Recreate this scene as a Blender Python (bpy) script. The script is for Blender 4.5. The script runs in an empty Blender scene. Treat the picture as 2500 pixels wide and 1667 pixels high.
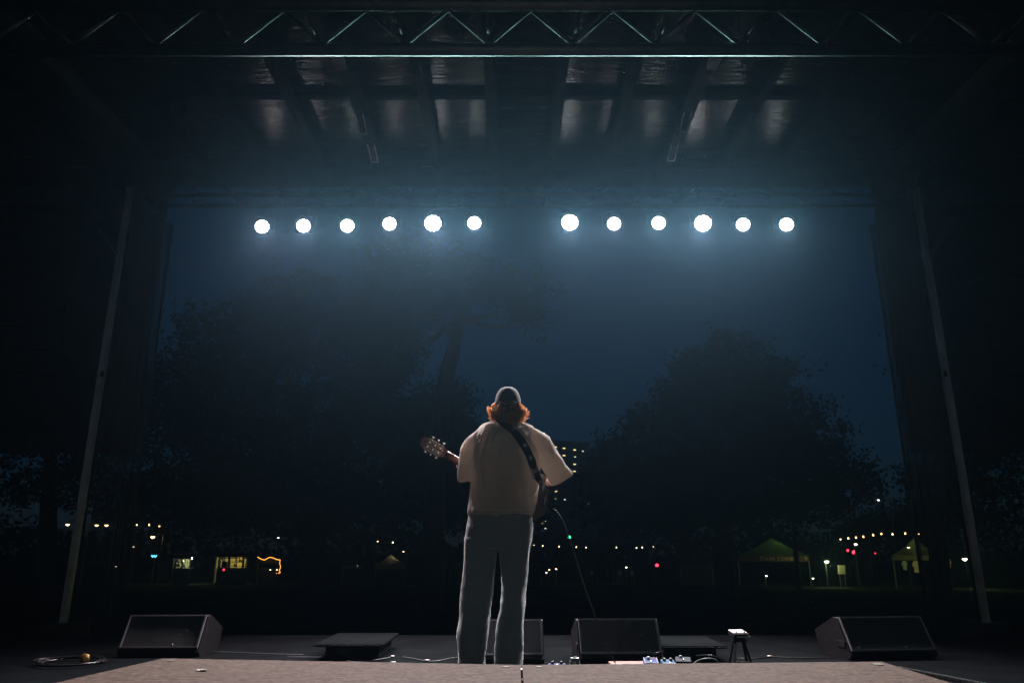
import bpy, bmesh, math, random
import numpy as np
from mathutils import Vector, Matrix, Quaternion, noise
from mathutils.bvhtree import BVHTree
R = math.radians
scene = bpy.context.scene
C = scene.collection

# ---------------------------------------------------------------- camera
FPX, TH, CZ = 1804.0, R(15.7), 0.75
cam = bpy.data.cameras.new('camera'); camo = bpy.data.objects.new('camera', cam); C.objects.link(camo)
cam.sensor_width = 36.0; cam.lens = FPX / 2500 * 36.0; cam.clip_start = 0.05; cam.clip_end = 3000
camo.location = (0, 0, CZ); camo.rotation_euler = (R(90) + TH, 0, 0)
scene.camera = camo
# ---------------------------------------------------------------- sky after dusk
world = bpy.data.worlds.new('World'); scene.world = world; world.use_nodes = True
nt = world.node_tree; bg = nt.nodes['Background']
sky = nt.nodes.new('ShaderNodeTexSky'); sky.sky_type = 'NISHITA'; sky.sun_disc = False
sky.sun_elevation = R(7); sky.sun_rotation = R(180); sky.altitude = 0; sky.dust_density = 0.6; sky.ozone_density = 6.0
nt.links.new(sky.outputs[0], bg.inputs[0]); bg.inputs[1].default_value = 0.0044
# ---------------------------------------------------------------- exposure
vs = scene.view_settings
vs.view_transform = 'Standard'; vs.look = 'None'; vs.exposure = 0.3; vs.gamma = 1.0; vs.use_curve_mapping = False
cy = scene.cycles
cy.use_denoising = True; cy.denoising_input_passes = 'RGB_ALBEDO'; cy.adaptive_threshold = 0.02
cy.max_bounces = 4; cy.diffuse_bounces = 2; cy.glossy_bounces = 2; cy.transmission_bounces = 4; cy.transparent_max_bounces = 8
cy.volume_bounces = 0; cy.sample_clamp_indirect = 4.0; cy.sample_clamp_direct = 0.0
LAMP_W = 360.0

# ---------------------------------------------------------------- helpers
def ray(px, py):
    u = (px - 1250) / FPX; v = (833.5 - py) / FPX
    return Vector((u, math.cos(TH) - v * math.sin(TH), math.sin(TH) + v * math.cos(TH)))
def at(px, py, d):
    r = ray(px, py); return Vector((0, 0, CZ)) + r * (d / r.y)
def on(px, py, z=0.0):
    r = ray(px, py); return Vector((0, 0, CZ)) + r * ((z - CZ) / r.z)

MATS = {}
def mat(name, col, rough=0.6, metal=0.0, var=0.0, vscale=8.0, bump=0.0, bscale=40.0, stretch=None, spec=0.5, trans=0.0, sheen=0.0, col2=None):
    if name in MATS: return MATS[name]
    m = bpy.data.materials.new(name); m.use_nodes = True; t = m.node_tree
    b = t.nodes['Principled BSDF']; b.inputs['Base Color'].default_value = (*col, 1)
    b.inputs['Roughness'].default_value = rough; b.inputs['Metallic'].default_value = metal
    b.inputs['Specular IOR Level'].default_value = spec
    if sheen: b.inputs['Sheen Weight'].default_value = sheen; b.inputs['Sheen Roughness'].default_value = 0.35
    tc = t.nodes.new('ShaderNodeTexCoord'); mp = t.nodes.new('ShaderNodeMapping'); t.links.new(tc.outputs['Object'], mp.inputs[0])
    if stretch: mp.inputs['Scale'].default_value = stretch
    colsock = None
    if var > 0 or col2:
        n = t.nodes.new('ShaderNodeTexNoise'); n.inputs['Scale'].default_value = vscale; n.inputs['Detail'].default_value = 6
        n.inputs['Roughness'].default_value = 0.65
        t.links.new(mp.outputs[0], n.inputs['Vector'])
        cr = t.nodes.new('ShaderNodeValToRGB'); cr.color_ramp.elements[0].position = 0.3; cr.color_ramp.elements[1].position = 0.7
        c2 = col2 if col2 else tuple(min(1, c * (1 + var)) for c in col)
        c1 = tuple(c * (1 - var) for c in col)
        cr.color_ramp.elements[0].color = (*c1, 1); cr.color_ramp.elements[1].color = (*c2, 1)
        t.links.new(n.outputs['Fac'], cr.inputs[0]); t.links.new(cr.outputs[0], b.inputs['Base Color']); colsock = cr.outputs[0]
        mr = t.nodes.new('ShaderNodeMapRange'); mr.inputs[3].default_value = max(0, rough - 0.12); mr.inputs[4].default_value = min(1, rough + 0.12)
        t.links.new(n.outputs['Fac'], mr.inputs[0]); t.links.new(mr.outputs[0], b.inputs['Roughness'])
    if bump > 0:
        n2 = t.nodes.new('ShaderNodeTexNoise'); n2.inputs['Scale'].default_value = bscale; n2.inputs['Detail'].default_value = 4
        t.links.new(mp.outputs[0], n2.inputs['Vector'])
        bp = t.nodes.new('ShaderNodeBump'); bp.inputs['Strength'].default_value = bump; bp.inputs['Distance'].default_value = 0.02
        t.links.new(n2.outputs['Fac'], bp.inputs['Height']); t.links.new(bp.outputs[0], b.inputs['Normal'])
    if trans > 0:
        tr = t.nodes.new('ShaderNodeBsdfTranslucent'); tr.inputs[0].default_value = (*col, 1)
        if colsock: t.links.new(colsock, tr.inputs[0])
        mx = t.nodes.new('ShaderNodeMixShader'); mx.inputs[0].default_value = trans
        t.links.new(b.outputs[0], mx.inputs[1]); t.links.new(tr.outputs[0], mx.inputs[2])
        t.links.new(mx.outputs[0], t.nodes['Material Output'].inputs[0])
    MATS[name] = m; return m
def glow(name, col, strength, sampled=False):
    if name in MATS: return MATS[name]
    m = bpy.data.materials.new(name); m.use_nodes = True; t = m.node_tree
    b = t.nodes['Principled BSDF']; b.inputs['Base Color'].default_value = (0.5, 0.5, 0.5, 1)
    b.inputs['Emission Color'].default_value = (*col, 1); b.inputs['Emission Strength'].default_value = strength
    m.cycles.emission_sampling = 'AUTO' if sampled else 'NONE'
    MATS[name] = m; return m

def wl(o):
    v = Vector(o.location)
    while o.parent: o = o.parent; v += Vector(o.location)
    return v
def tag(o, label=None, cat=None, group=None, kind=None):
    if label: o['label'] = label
    if cat: o['category'] = cat
    if group: o['group'] = group
    if kind: o['kind'] = kind
    return o
def thing(name, loc, label, cat, group=None):
    o = bpy.data.objects.new(name, None); o.empty_display_size = 0.1; o.location = loc; C.objects.link(o)
    return tag(o, label, cat, group)
def link(name, me, m, parent=None, loc=None):
    o = bpy.data.objects.new(name, me); C.objects.link(o)
    if m and not me.materials: me.materials.append(m)
    if parent: o.parent = parent
    if loc is not None: o.location = loc
    return o

class MB:
    def __init__(s): s.v = []; s.f = []
    def add(s, vs_, fs):
        k = len(s.v); s.v += [Vector(v) for v in vs_]; s.f += [tuple(i + k for i in f) for f in fs]; return s
    def box(s, c, size, rot=None, bev=0.0):
        c = Vector(c); h = Vector(size) / 2
        if bev <= 0:
            vv = [Vector((x * h.x, y * h.y, z * h.z)) for x in (-1, 1) for y in (-1, 1) for z in (-1, 1)]
            ff = [(0, 1, 3, 2), (4, 6, 7, 5), (0, 4, 5, 1), (2, 3, 7, 6), (0, 2, 6, 4), (1, 5, 7, 3)]
        else:
            bm = bmesh.new(); bmesh.ops.create_cube(bm, size=1)
            for v in bm.verts: v.co = Vector((v.co.x * size[0], v.co.y * size[1], v.co.z * size[2]))
            bmesh.ops.bevel(bm, geom=list(bm.edges), offset=bev, segments=2, affect='EDGES', profile=0.5)
            bm.verts.ensure_lookup_table(); vv = [v.co.copy() for v in bm.verts]; ff = [tuple(v.index for v in f.verts) for f in bm.faces]; bm.free()
        if rot is not None: vv = [rot @ v for v in vv]
        return s.add([v + c for v in vv], ff)
    def bar(s, a, b, w, h=None, up=(0, 0, 1)):
        a = Vector(a); b = Vector(b); d = (b - a); L = d.length; d.normalize(); u = Vector(up)
        if abs(d.dot(u)) > 0.98: u = Vector((0, 1, 0))
        x = d.cross(u).normalized(); z = x.cross(d)
        rot = Matrix((x, d, z)).transposed()
        return s.box((a + b) / 2, (w, L, h or w), rot)
    def tube(s, pts, r, n=8, caps=True):
        pts = [Vector(p) for p in pts]; m = len(pts)
        rr = r if isinstance(r, (list, tuple)) else [r] * m
        prev = None; rings = []
        for i, p in enumerate(pts):
            d = (pts[min(i + 1, m - 1)] - pts[max(i - 1, 0)]).normalized()
            if prev is None:
                u = Vector((0, 0, 1)) if abs(d.z) < 0.9 else Vector((1, 0, 0))
                x = d.cross(u).normalized()
            else:
                x = (prev - d * prev.dot(d)).normalized()
            prev = x; y = d.cross(x)
            rings.append([p + (x * math.cos(2 * math.pi * k / n) + y * math.sin(2 * math.pi * k / n)) * rr[i] for k in range(n)])
        return s.rings(rings, caps)
    def rings(s, rings, caps=True):
        n = len(rings[0]); vv = [v for r_ in rings for v in r_]; ff = []
        for i in range(len(rings) - 1):
            for k in range(n):
                a = i * n + k; b = i * n + (k + 1) % n
                ff.append((a, b, b + n, a + n))
        if caps:
            ff.append(tuple(reversed(range(n)))); ff.append(tuple(range((len(rings) - 1) * n, len(rings) * n)))
        return s.add(vv, ff)
    def lathe(s, c, prof, n=20, rot=None):
        c = Vector(c); rings = []
        for r_, z in prof:
            ring = [Vector((r_ * math.cos(2 * math.pi * k / n), r_ * math.sin(2 * math.pi * k / n), z)) for k in range(n)]
            if rot is not None: ring = [rot @ v for v in ring]
            rings.append([v + c for v in ring])
        return s.rings(rings)
    def prism(s, poly, vec):
        n = len(poly); vec = Vector(vec); p = [Vector(q) for q in poly]
        ff = [tuple(reversed(range(n))), tuple(range(n, 2 * n))] + [(k, (k + 1) % n, n + (k + 1) % n, n + k) for k in range(n)]
        return s.add(p + [q + vec for q in p], ff)
    def ball(s, c, r, n=10, m=7, sc=(1, 1, 1), rot=None):
        prof = [(math.sin(math.pi * k / m), -math.cos(math.pi * k / m)) for k in range(m + 1)]
        prof[0] = (0.02, -1); prof[-1] = (0.02, 1)
        c = Vector(c); rings = []
        for a, z in prof:
            ring = [Vector((a * math.cos(2 * math.pi * k / n) * r * sc[0], a * math.sin(2 * math.pi * k / n) * r * sc[1], z * r * sc[2])) for k in range(n)]
            if rot is not None: ring = [rot @ v for v in ring]
            rings.append([v + c for v in ring])
        return s.rings(rings)
    def mesh(s, name, org=(0, 0, 0), smooth=False):
        me = bpy.data.meshes.new(name); o = Vector(org)
        me.from_pydata([tuple(v - o) for v in s.v], [], s.f); me.validate(); me.update()
        bm = bmesh.new(); bm.from_mesh(me); bmesh.ops.recalc_face_normals(bm, faces=bm.faces); bm.to_mesh(me); bm.free()
        if smooth:
            me.polygons.foreach_set('use_smooth', [True] * len(me.polygons))
        return me
    def build(s, name, m, parent=None, smooth=False, loc=None):
        if parent is not None:
            return link(name, s.mesh(name, wl(parent), smooth), m, parent)
        loc = Vector(loc) if loc is not None else Vector((0, 0, 0))
        return link(name, s.mesh(name, loc, smooth), m, None, loc)
def autosmooth(o, ang=40):
    me = o.data; bm = bmesh.new(); bm.from_mesh(me)
    for f in bm.faces: f.smooth = True
    for e in bm.edges:
        if len(e.link_faces) == 2 and e.calc_face_angle() > R(ang): e.smooth = False
    bm.to_mesh(me); bm.free(); return o
def catmull(pts, k=6):
    P = [Vector(p) for p in pts]; P = [P[0] * 2 - P[1]] + P + [P[-1] * 2 - P[-2]]; out = []
    for i in range(1, len(P) - 2):
        for j in range(k):
            t = j / k; a, b, c, d = P[i - 1:i + 3]
            out.append(0.5 * ((2 * b) + (c - a) * t + (2 * a - 5 * b + 4 * c - d) * t * t + (3 * b - a - 3 * c + d) * t ** 3))
    out.append(P[-2]); return out

# ---------------------------------------------------------------- materials
m_alu = mat('brushed_aluminium', (0.13, 0.133, 0.14), 0.45, 1.0, 0.25, 6.0, 0.15, 60)
m_steel = mat('dark_steel', (0.045, 0.047, 0.05), 0.5, 0.5, 0.3, 5.0, 0.1, 50)
m_black = mat('black_paint', (0.012, 0.012, 0.013), 0.6, 0.0, 0.4, 12.0, 0.1, 80, spec=0.2)
m_blackm = mat('black_powder_coat', (0.014, 0.014, 0.016), 0.5, 0.0, 0.3, 25.0, 0.25, 220, spec=0.2)
m_rubber = mat('black_rubber', (0.02, 0.02, 0.021), 0.42, 0.0, 0.2, 30.0)
m_ceil = mat('roof_skin', (0.035, 0.04, 0.045), 0.24, 0.0, 0.3, 2.0, 0.35, 5.0, (1.0, 6.0, 1.0), 0.22)
m_rafter = mat('rafter_steel', (0.012, 0.013, 0.015), 0.7, 0.0, 0.3, 4.0, 0.1, 30, spec=0.08)
m_floor = mat('painted_stage_deck', (0.0045, 0.0065, 0.0075), 0.85, 0.0, 0.5, 3.0, 0.3, 90, spec=0.02)
m_ground = mat('night_field', (0.022, 0.028, 0.014), 0.95, 0.0, 0.5, 0.4, 0.5, 3.0, spec=0.0)
m_fabric = mat('black_scrim', (0.02, 0.021, 0.023), 0.9, 0.0, 0.3, 3.0, 0.3, 4.0)
m_bark = mat('bark', (0.06, 0.045, 0.035), 0.9, 0.0, 0.4, 3.0, 0.6, 8.0, (1, 1, 0.2))
m_leaf = mat('leaves', (0.03, 0.05, 0.02), 0.8, 0.0, 0.4, 0.6, spec=0.05, trans=0.15)
m_skin = mat('skin', (0.52, 0.30, 0.22), 0.55, 0.0, 0.12, 20.0, 0.1, 120)

# ---------------------------------------------------------------- ground, stage floor
GZ = -1.8
tag(MB().add([(-420, -25, GZ), (420, -25, GZ), (420, 520, GZ), (-420, 520, GZ)], [(0, 1, 2, 3)]).build('ground', m_ground), kind='structure')
SX0 = 0.13
sf = MB().box((SX0, 2.35, -0.06), (10.4, 9.7, 0.12)).build('stage_floor', m_floor, loc=(SX0, 2.35, 0)); tag(sf, kind='structure')
MB().box((SX0, 7.17, -0.9), (10.4, 0.05, 1.56)).build('skirt_panel', m_fabric, sf)
m_back = mat('grey_backdrop', (0.42, 0.375, 0.33), 0.85, 0.0, 0.15, 1.5, 0.2, 3.0)
bw = thing('back_wall', (SX0, -2.3, 0), 'grey panelled rear wall behind the photographer, added for bounce light', 'wall')  # out of view; added to bounce lamp light onto the performer's back
for k in range(8):
    MB().box((SX0 - 4.55 + 1.3 * k, -2.3, 2.3), (1.285, 0.05, 4.6)).build('panel', m_back, bw)

# ---------------------------------------------------------------- stage roof
RZ = 5.2
roof = thing('stage_roof', (SX0, 5.5, RZ), 'dark ribbed metal underside of the stage roof above the lights', 'roof')

raf = [SX0 - 0.335 + 0.67 * k for k in range(-7, 9)]
edges = [-8.2 + SX0, -6.7 + SX0, -5.2 + SX0] + [x for x in raf if abs(x - SX0) < 5.1] + [5.2 + SX0, 6.7 + SX0, 8.2 + SX0]
for a, b in zip(edges[:-1], edges[1:]):
    for y0, y1 in ((-2.2, 2.0), (2.0, 6.55), (6.55, 8.15)):
        MB().box(((a + b) / 2, (y0 + y1) / 2, RZ + 0.02 + random.Random(int(a * 100)).uniform(-.002, .002)), (b - a - 0.006, y1 - y0 - 0.006, 0.03)).build('roof_panel', m_ceil, roof)
for x in raf:
    if abs(x - SX0) > 5.1: continue
    w = 0.11 if abs(abs(x - SX0) - 1.675) > 0.05 else 0.14
    mb = MB(); mb.box((x, 3.0, RZ - 0.075), (w * 0.35, 10.2, 0.13)); mb.box((x, 3.0, RZ - 0.147), (w, 10.2, 0.016)); mb.build('rafter', m_rafter, roof)
MB().box((SX0, 8.18, RZ - 0.05), (16.4, 0.04, 0.28)).build('fascia', m_rafter, roof)
MB().box((SX0, 6.55, RZ - 0.02), (10.3, 0.07, 0.05)).build('cross_rib', m_rafter, roof)
for sx in (-1, 1):
    x = SX0 + sx * 4.32
    mb = MB(); mb.box((x, 4.0, RZ - 0.27), (0.24, 8.2, 0.22)); mb.box((x, 4.0, RZ - 0.39), (0.30, 8.2, 0.018)); mb.build('side_beam', m_steel, roof)
    MB().tube([(x + sx * 0.12, 6.0, 4.8), (x + sx * 3.2, 6.0, 5.02)], 0.012, 6).build('tie_rod', m_alu, roof)
    MB().bar((x + sx * 0.3, 7.4, 4.1), (x + sx * 0.12, 7.5, 3.85), 0.03).build('stay', m_steel, roof)
    MB().box((SX0 + sx * 3.55, 6.85, RZ - 0.1), (0.16, 0.42, 0.14)).build('junction_box', m_steel, roof)
    bx_ = SX0 + sx * 1.71
    mb = MB(); mb.box((bx_, 5.82, RZ - 0.17), (0.09, 0.2, 0.02)); mb.box((bx_ - 0.05, 5.82, RZ - 0.14), (0.012, 0.2, 0.08)); mb.box((bx_ + 0.05, 5.82, RZ - 0.14), (0.012, 0.2, 0.08))
    mb.build('bracket', mat('bracket_steel', (0.10, 0.095, 0.09), 0.6), roof)
m_rim = mat('white_fixture_rim', (0.75, 0.75, 0.74), 0.35); m_redp = mat('reddish_lens', (0.16, 0.055, 0.045), 0.3, 0.0, 0.3, 20)
m_grp = mat('grey_lens', (0.12, 0.12, 0.125), 0.3, 0.0, 0.3, 20)
wl_lab = {(-1, 0): 'rectangular work light with reddish lens on rafter nearer the front truss, at left', (-1, 1): 'rectangular work light with reddish lens just above the row of lamps, at left',
          (1, 0): 'rectangular work light with grey lens on rafter nearer the front truss, at right', (1, 1): 'rectangular work light with grey lens just above the row of lamps, at right'}
for sx, px0 in ((-1, [(882, 298), (910, 370)]), (1, [(1674, 294), (1643, 367)])):
    for q, (px, py) in enumerate(px0):
        p = on(px, py, RZ - 0.17)
        t = thing('work_light', p, wl_lab[(sx, q)], 'work light', 'work lights on the rafters')
        L, W = 0.30, 0.085
        rot = Matrix.Rotation(R(-18), 3, 'X')
        mb = MB()
        for s_ in (-1, 1):
            mb.box(p + rot @ Vector((s_ * (W / 2 - 0.005), 0, -0.012)), (0.011, L, 0.02), rot); mb.box(p + rot @ Vector((0, s_ * (L / 2 - 0.006), -0.0115)), (W - 0.022, 0.011, 0.02), rot)
        mb.build('rim', m_rim, t)
        MB().box(p, (W - 0.024, L - 0.026, 0.02), rot).build('lens', m_redp if sx < 0 else m_grp, t)
        MB().box(p + Vector((0, 0, 0.05)), (0.05, 0.2, 0.06)).build('mount', m_black, t)

# ---------------------------------------------------------------- trusses
def truss(name, y, z0, z1, dep, x0, x1, bay, label, off=0.0, rc=0.025, rb=0.013):
    t = thing(name, ((x0 + x1) / 2, y, z0), label, 'truss')
    for yy in (y, y + dep):
        for z in (z0, z1): MB().tube([(x0, yy, z), (x1, yy, z)], rc if yy == y or True else rc, 12).build('chord', m_alu, t, True)
    n = int((x1 - x0) / bay)
    for yy in (y, y + dep):
        for k in range(n):
            a = x0 + off + k * bay
            if a + bay > x1: break
            for q in (0, 1):
                p0 = Vector((a, yy, z0 + rc)); p1 = Vector((a + bay / 2, yy, z1 - rc)); p2 = Vector((a + bay, yy, z0 + rc))
                MB().tube([p0, p1] if q == 0 else [p1, p2], rb, 8).build('brace', m_alu, t, True)
    for k in range(n):
        a = x0 + off + k * bay
        for z in (z0, z1):
            MB().tube([(a, y + math.copysign(rc, dep), z), (a, y + dep - math.copysign(rc, dep), z)], rb * 0.85, 6).build('lacing', m_alu, t, True)
    return t
zN0 = at(1300, 122, 4.2).z; zN1 = at(1300, 12, 4.2).z
truss('roof_truss', 4.2, zN0, zN1, -0.42, SX0 - 4.75, SX0 + 4.75, 0.556, 'wide aluminium box truss crossing the top of the picture overhead', off=0.02, rc=0.042, rb=0.014)
zF0 = at(1300, 476, 8.3).z; zF1 = zF0 + 0.30
truss('lighting_truss', 8.3, zF0, zF1, 0.3, SX0 - 4.7, SX0 + 4.7, 0.556, 'aluminium truss along the stage front carrying the lit row of lamps', rc=0.024, rb=0.012)
for k, px in enumerate((766, 1806)):
    p = at(px, 60, 4.1)
    tag(MB().tube([(p.x, 4.12, zN1 + .4), (p.x, 4.12, zN0 + 0.03)], 0.006, 6).build('hanging_cable', m_rubber, loc=(p.x, 4.12, zN0)),
        'thin black cable hanging across the %s half of the overhead truss' % ('left', 'right')[k], 'cable', 'cables hanging over the truss')

m_post = mat('pale_column_paint', (0.55, 0.55, 0.57), 0.36, 0.65, 0.35, 9.0, 0.2, 20, (1, 1, 0.3))
m_scrim = mat('grey_mesh_scrim', (0.03, 0.034, 0.036), 0.9, 0, 0.3, 2.0, 0.3, 6)
tm = m_scrim.node_tree; tp_ = tm.nodes.new('ShaderNodeBsdfTransparent'); mx_ = tm.nodes.new('ShaderNodeMixShader'); mx_.inputs[0].default_value = 0.45
tm.links.new(tm.nodes['Principled BSDF'].outputs[0], mx_.inputs[1]); tm.links.new(tp_.outputs[0], mx_.inputs[2]); tm.links.new(mx_.outputs[0], tm.nodes['Material Output'].inputs[0])
# ---------------------------------------------------------------- columns and wing scrims, loudspeaker hangs
for sx, (tp, bt) in ((-1, ((332, 457), (228, 1127))), (1, ((2235, 446), (2344, 1127)))):
    X = SX0 + sx * 4.70; Y = 8.02
    side = 'left' if sx < 0 else 'right'
    t = thing('stage_column', (X, Y, 0), 'square metal roof column at the %s front corner of the stage' % side, 'column', 'stage corner columns')
    MB().box((X, Y, 2.45), (0.06, 0.06, 4.9)).build('post', m_post, t)
    MB().box((X + sx * 0.06, Y + 0.14, 2.45), (0.07, 0.08, 4.9)).build('inner_mast', m_black, t)
    MB().box((X, Y + 0.05, -0.9), (0.3, 0.4, 1.8)).build('pedestal', m_steel, t)
    MB().box((X, Y + .05, 0.02), (0.32, 0.42, 0.03)).build('base_plate', m_steel, t)
    mb = MB(); mb.box((X - sx * 0.03, Y - 0.045, 2.62), (0.03, 0.02, 0.06)); mb.build('latch', m_black, t)
    # wing scrim running out from the column towards the field
    mb = MB(); n = 26; H = 10; vv = []; ff = []
    for i in range(n + 1):
        for j in range(H + 1):
            s_ = i / n; z = GZ + 0.1 + (4.75 - GZ) * j / H
            vv.append((X + sx * (0.05 - 0.15 * s_) + 0.03 * math.sin(s_ * 31 + j * .5) * (0.3 + s_), Y + 0.3 + 0.62 * s_, z))
    for i in range(n):
        for j in range(H):
            a = i * (H + 1) + j; ff.append((a, a + H + 1, a + H + 2, a + 1))
    sc = thing('side_scrim', (X, Y + 0.3, GZ), 'dark mesh scrim panel beside the %s front column' % side, 'scrim', 'side scrims')
    mb.add(vv, ff); o = mb.build('cloth', m_scrim, sc, True)
    MB().tube([(X - sx * 0.1, Y + 0.93, GZ), (X - sx * 0.1, Y + 0.93, 4.85)], 0.02, 8).build('pole', m_steel, sc, True)
    cu = thing('side_curtain', (SX0 + sx * 6.5, 9.6, 2.25), 'black curtain panel hanging beyond the %s front column' % side, 'curtain', 'side curtains')
    mb = MB(); n = 60; vv = []; ff = []
    for i in range(n + 1):
        for j in range(2):
            vv.append((SX0 + sx * (5.02 + 3.4 * i / n), 9.6 + 0.05 * math.sin(i * 1.3) + 0.02 * math.sin(i * 3.1), 1.95 + 4.1 * j))
    for i in range(n): ff.append((2 * i, 2 * i + 2, 2 * i + 3, 2 * i + 1))
    mb.add(vv, ff); mb.build('cloth', m_fabric, cu, True)
    MB().tube([(SX0 + sx * 4.9, 9.6, 6.08), (SX0 + sx * 8.5, 9.6, 6.08)], 0.03, 8).build('rail', m_steel, cu)
    la = thing('speaker_array', (SX0 + sx * 6.15, 8.9, 2.2), 'hanging stack of black loudspeaker cabinets at the %s edge' % side, 'loudspeaker', 'hanging loudspeaker stacks')
    for k in range(9):
        ang = R(1.2 * (8 - k)); rot = Matrix.Rotation(ang, 3, 'X')
        MB().box((SX0 + sx * 6.15, 8.9 - 0.012 * (8 - k) ** 1.5 * .6, 2.33 + 0.30 * k), (1.15, 0.55, 0.285), rot, 0.015).build('cabinet', m_black, la)
    MB().box((SX0 + sx * 6.15, 8.9, 5.05), (1.1, 0.5, 0.08)).build('flying_bar', m_steel, la)
    MB().tube([(SX0 + sx * 6.15, 8.9, 5.08), (SX0 + sx * 6.15, 8.9, 6.4)], 0.02, 6).build('chain', m_steel, la)
    MB().tube([(SX0 + sx * 4.7, 8.6, 6.4), (SX0 + sx * 7.6, 8.9, 6.4)], 0.05, 8).build('arm', m_steel, la)

# ---------------------------------------------------------------- row of LED par lamps
lamp_px = [(640, 554), (741, 552), (848, 552), (951, 547), (1057, 546), (1158, 545), (1391, 544), (1499, 547), (1608, 545), (1716, 546), (1814, 549), (1920, 549)]
power = [0.95, 1.0, 0.85, 0.8, 1.7, 0.95, 1.6, 0.75, 0.95, 1.8, 0.8, 0.95]
tint = [(1, .80, .86), (1, .88, .94), (.72, 1, .92), (1, .90, .88), (.93, .97, 1), (.80, 1, .97), (.86, .98, 1), (1, .86, .98), (.80, 1, .95), (.95, .98, 1), (.82, .98, 1), (.84, 1, .94)]
words12 = ['outermost lamp at the left end of the lit row', 'second lamp from the left end of the lit row', 'third lamp from the left end of the lit row', 'fourth lamp from the left end of the lit row',
           'large blazing lamp, second left of the gap in the row', 'lamp just left of the wide gap in the row', 'large blazing lamp just right of the wide gap in the row', 'dimmer lamp, second right of the gap in the row',
           'third lamp right of the wide gap in the row', 'brightest lamp, third from the right end of the row', 'second lamp from the right end of the lit row', 'outermost lamp at the right end of the lit row']
m_par = mat('par_housing', (0.02, 0.02, 0.022), 0.4, 0, 0.3, 20)
LY = 8.12
target = Vector((0.2, 3.2, 0.8))
for i, ((px, py), pw, tc_) in enumerate(zip(lamp_px, power, tint)):
    p = at(px, py, LY)
    top = Vector((p.x, 8.3, zF0))
    t = thing('stage_lamp', top, words12[i].replace('lamp', 'round LED lamp', 1), 'stage lamp', 'row of lit stage lamps')
    aim = (Vector((p.x * 0.25, 4.7, 1.1)) - p).normalized()
    rot = aim.to_track_quat('Z', 'Y').to_matrix()          # local +Z = beam
    rr = 0.098; big = 1.05 if pw > 1.4 else 0.86; rr *= big
    mb = MB(); mb.lathe(p - aim * 0.02, [(0.03, -0.19), (rr * 0.7, -0.185), (rr * 0.92, -0.14), (rr * 1.0, -0.02), (rr * 1.08, 0.0), (rr * 1.08, 0.012), (rr * 0.99, 0.012), (rr * 0.985, 0.004), (0.004, 0.002)], 24, rot)
    autosmooth(mb.build('housing', m_par, t))
    mb = MB(); n_led = 0
    for ring_r, cnt in ((0, 1), (0.040, 6), (0.077, 12)):
        for k in range(cnt):
            a = 2 * math.pi * k / cnt + 0.2 * i
            c = p + rot @ Vector((big * ring_r * math.cos(a), big * ring_r * math.sin(a), -0.008))
            mb.lathe(c, [(0.0175 * big, 0.0), (0.015 * big, 0.010), (0.005, 0.014)], 9, rot)
    mb.build('led_array', glow('led_glow_%d' % i, tuple(0.55 + 0.45 * c for c in tc_), 18.0 * pw, i in (0, 11)), t)
    mb = MB()
    for s_ in (-1, 1):
        mb.bar(p + Vector((s_ * 0.122, 0.05, 0)), (p.x + s_ * 0.122, p.y + 0.10, p.z + 0.17), 0.006, 0.03)
        mb.lathe(p + Vector((s_ * 0.115, 0.05, 0)), [(0.012, 0), (0.012, 0.02 * 1)], 10, Matrix.Rotation(R(90) * s_, 3, 'Y'))
    mb.bar((p.x - 0.125, p.y + 0.10, p.z + 0.172), (p.x + 0.125, p.y + 0.10, p.z + 0.172), 0.03, 0.006)
    mb.build('yoke', m_par, t)
    mb = MB(); mb.bar((p.x, p.y + 0.1, p.z + 0.175), (p.x, 8.29, zF0 - 0.03), 0.022); mb.box((p.x, 8.3, zF0 - 0.027), (0.05, 0.06, 0.02)); mb.box((p.x, 8.27, zF0), (0.05, 0.008, 0.07))
    mb.build('clamp', m_steel, t)
    # beam split into teal and pink cones, added to imitate the lens's coloured halos
    for q, (tilt, c_, k_) in enumerate(((9, (0.50, 1.0, 0.92), 0.34), (-4, (1.0, 0.70, 0.73), 0.95))):
        dv = aim.copy(); dv.rotate(Matrix.Rotation(R(-tilt), 3, 'X'))
        ld = bpy.data.lights.new('beam', 'SPOT'); ld.energy = LAMP_W * pw * k_; ld.color = tuple((0.45 + 0.55 * a) * b for a, b in zip(tc_, c_))
        ld.spot_size = R(84); ld.spot_blend = 1.0; ld.shadow_soft_size = 0.02
        lo = bpy.data.objects.new('beam', ld); C.objects.link(lo); lo.parent = t
        lo.location = p + aim * 0.05 + Vector((0, 0, 0.02 if q == 0 else -0.02)) - top; lo.rotation_euler = dv.to_track_quat('-Z', 'Y').to_euler()
# ---------------------------------------------------------------- plywood riser in the foreground
m_ply = bpy.data.materials.new('plywood_deck'); m_ply.use_nodes = True
t_ = m_ply.node_tree; b_ = t_.nodes['Principled BSDF']; b_.inputs['Roughness'].default_value = 0.75; b_.inputs['Specular IOR Level'].default_value = 0.05
tc_n = t_.nodes.new('ShaderNodeTexCoord'); mp_n = t_.nodes.new('ShaderNodeMapping'); mp_n.inputs['Scale'].default_value = (2.2, 9.0, 9.0)
t_.links.new(tc_n.outputs['Object'], mp_n.inputs[0])
n1 = t_.nodes.new('ShaderNodeTexNoise'); n1.inputs['Scale'].default_value = 6; n1.inputs['Detail'].default_value = 8; n1.inputs['Roughness'].default_value = 0.7; n1.inputs['Distortion'].default_value = 0.8
n2 = t_.nodes.new('ShaderNodeTexNoise'); n2.inputs['Scale'].default_value = 55; n2.inputs['Detail'].default_value = 5
t_.links.new(mp_n.outputs[0], n1.inputs['Vector']); t_.links.new(tc_n.outputs['Object'], n2.inputs['Vector'])
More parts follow.
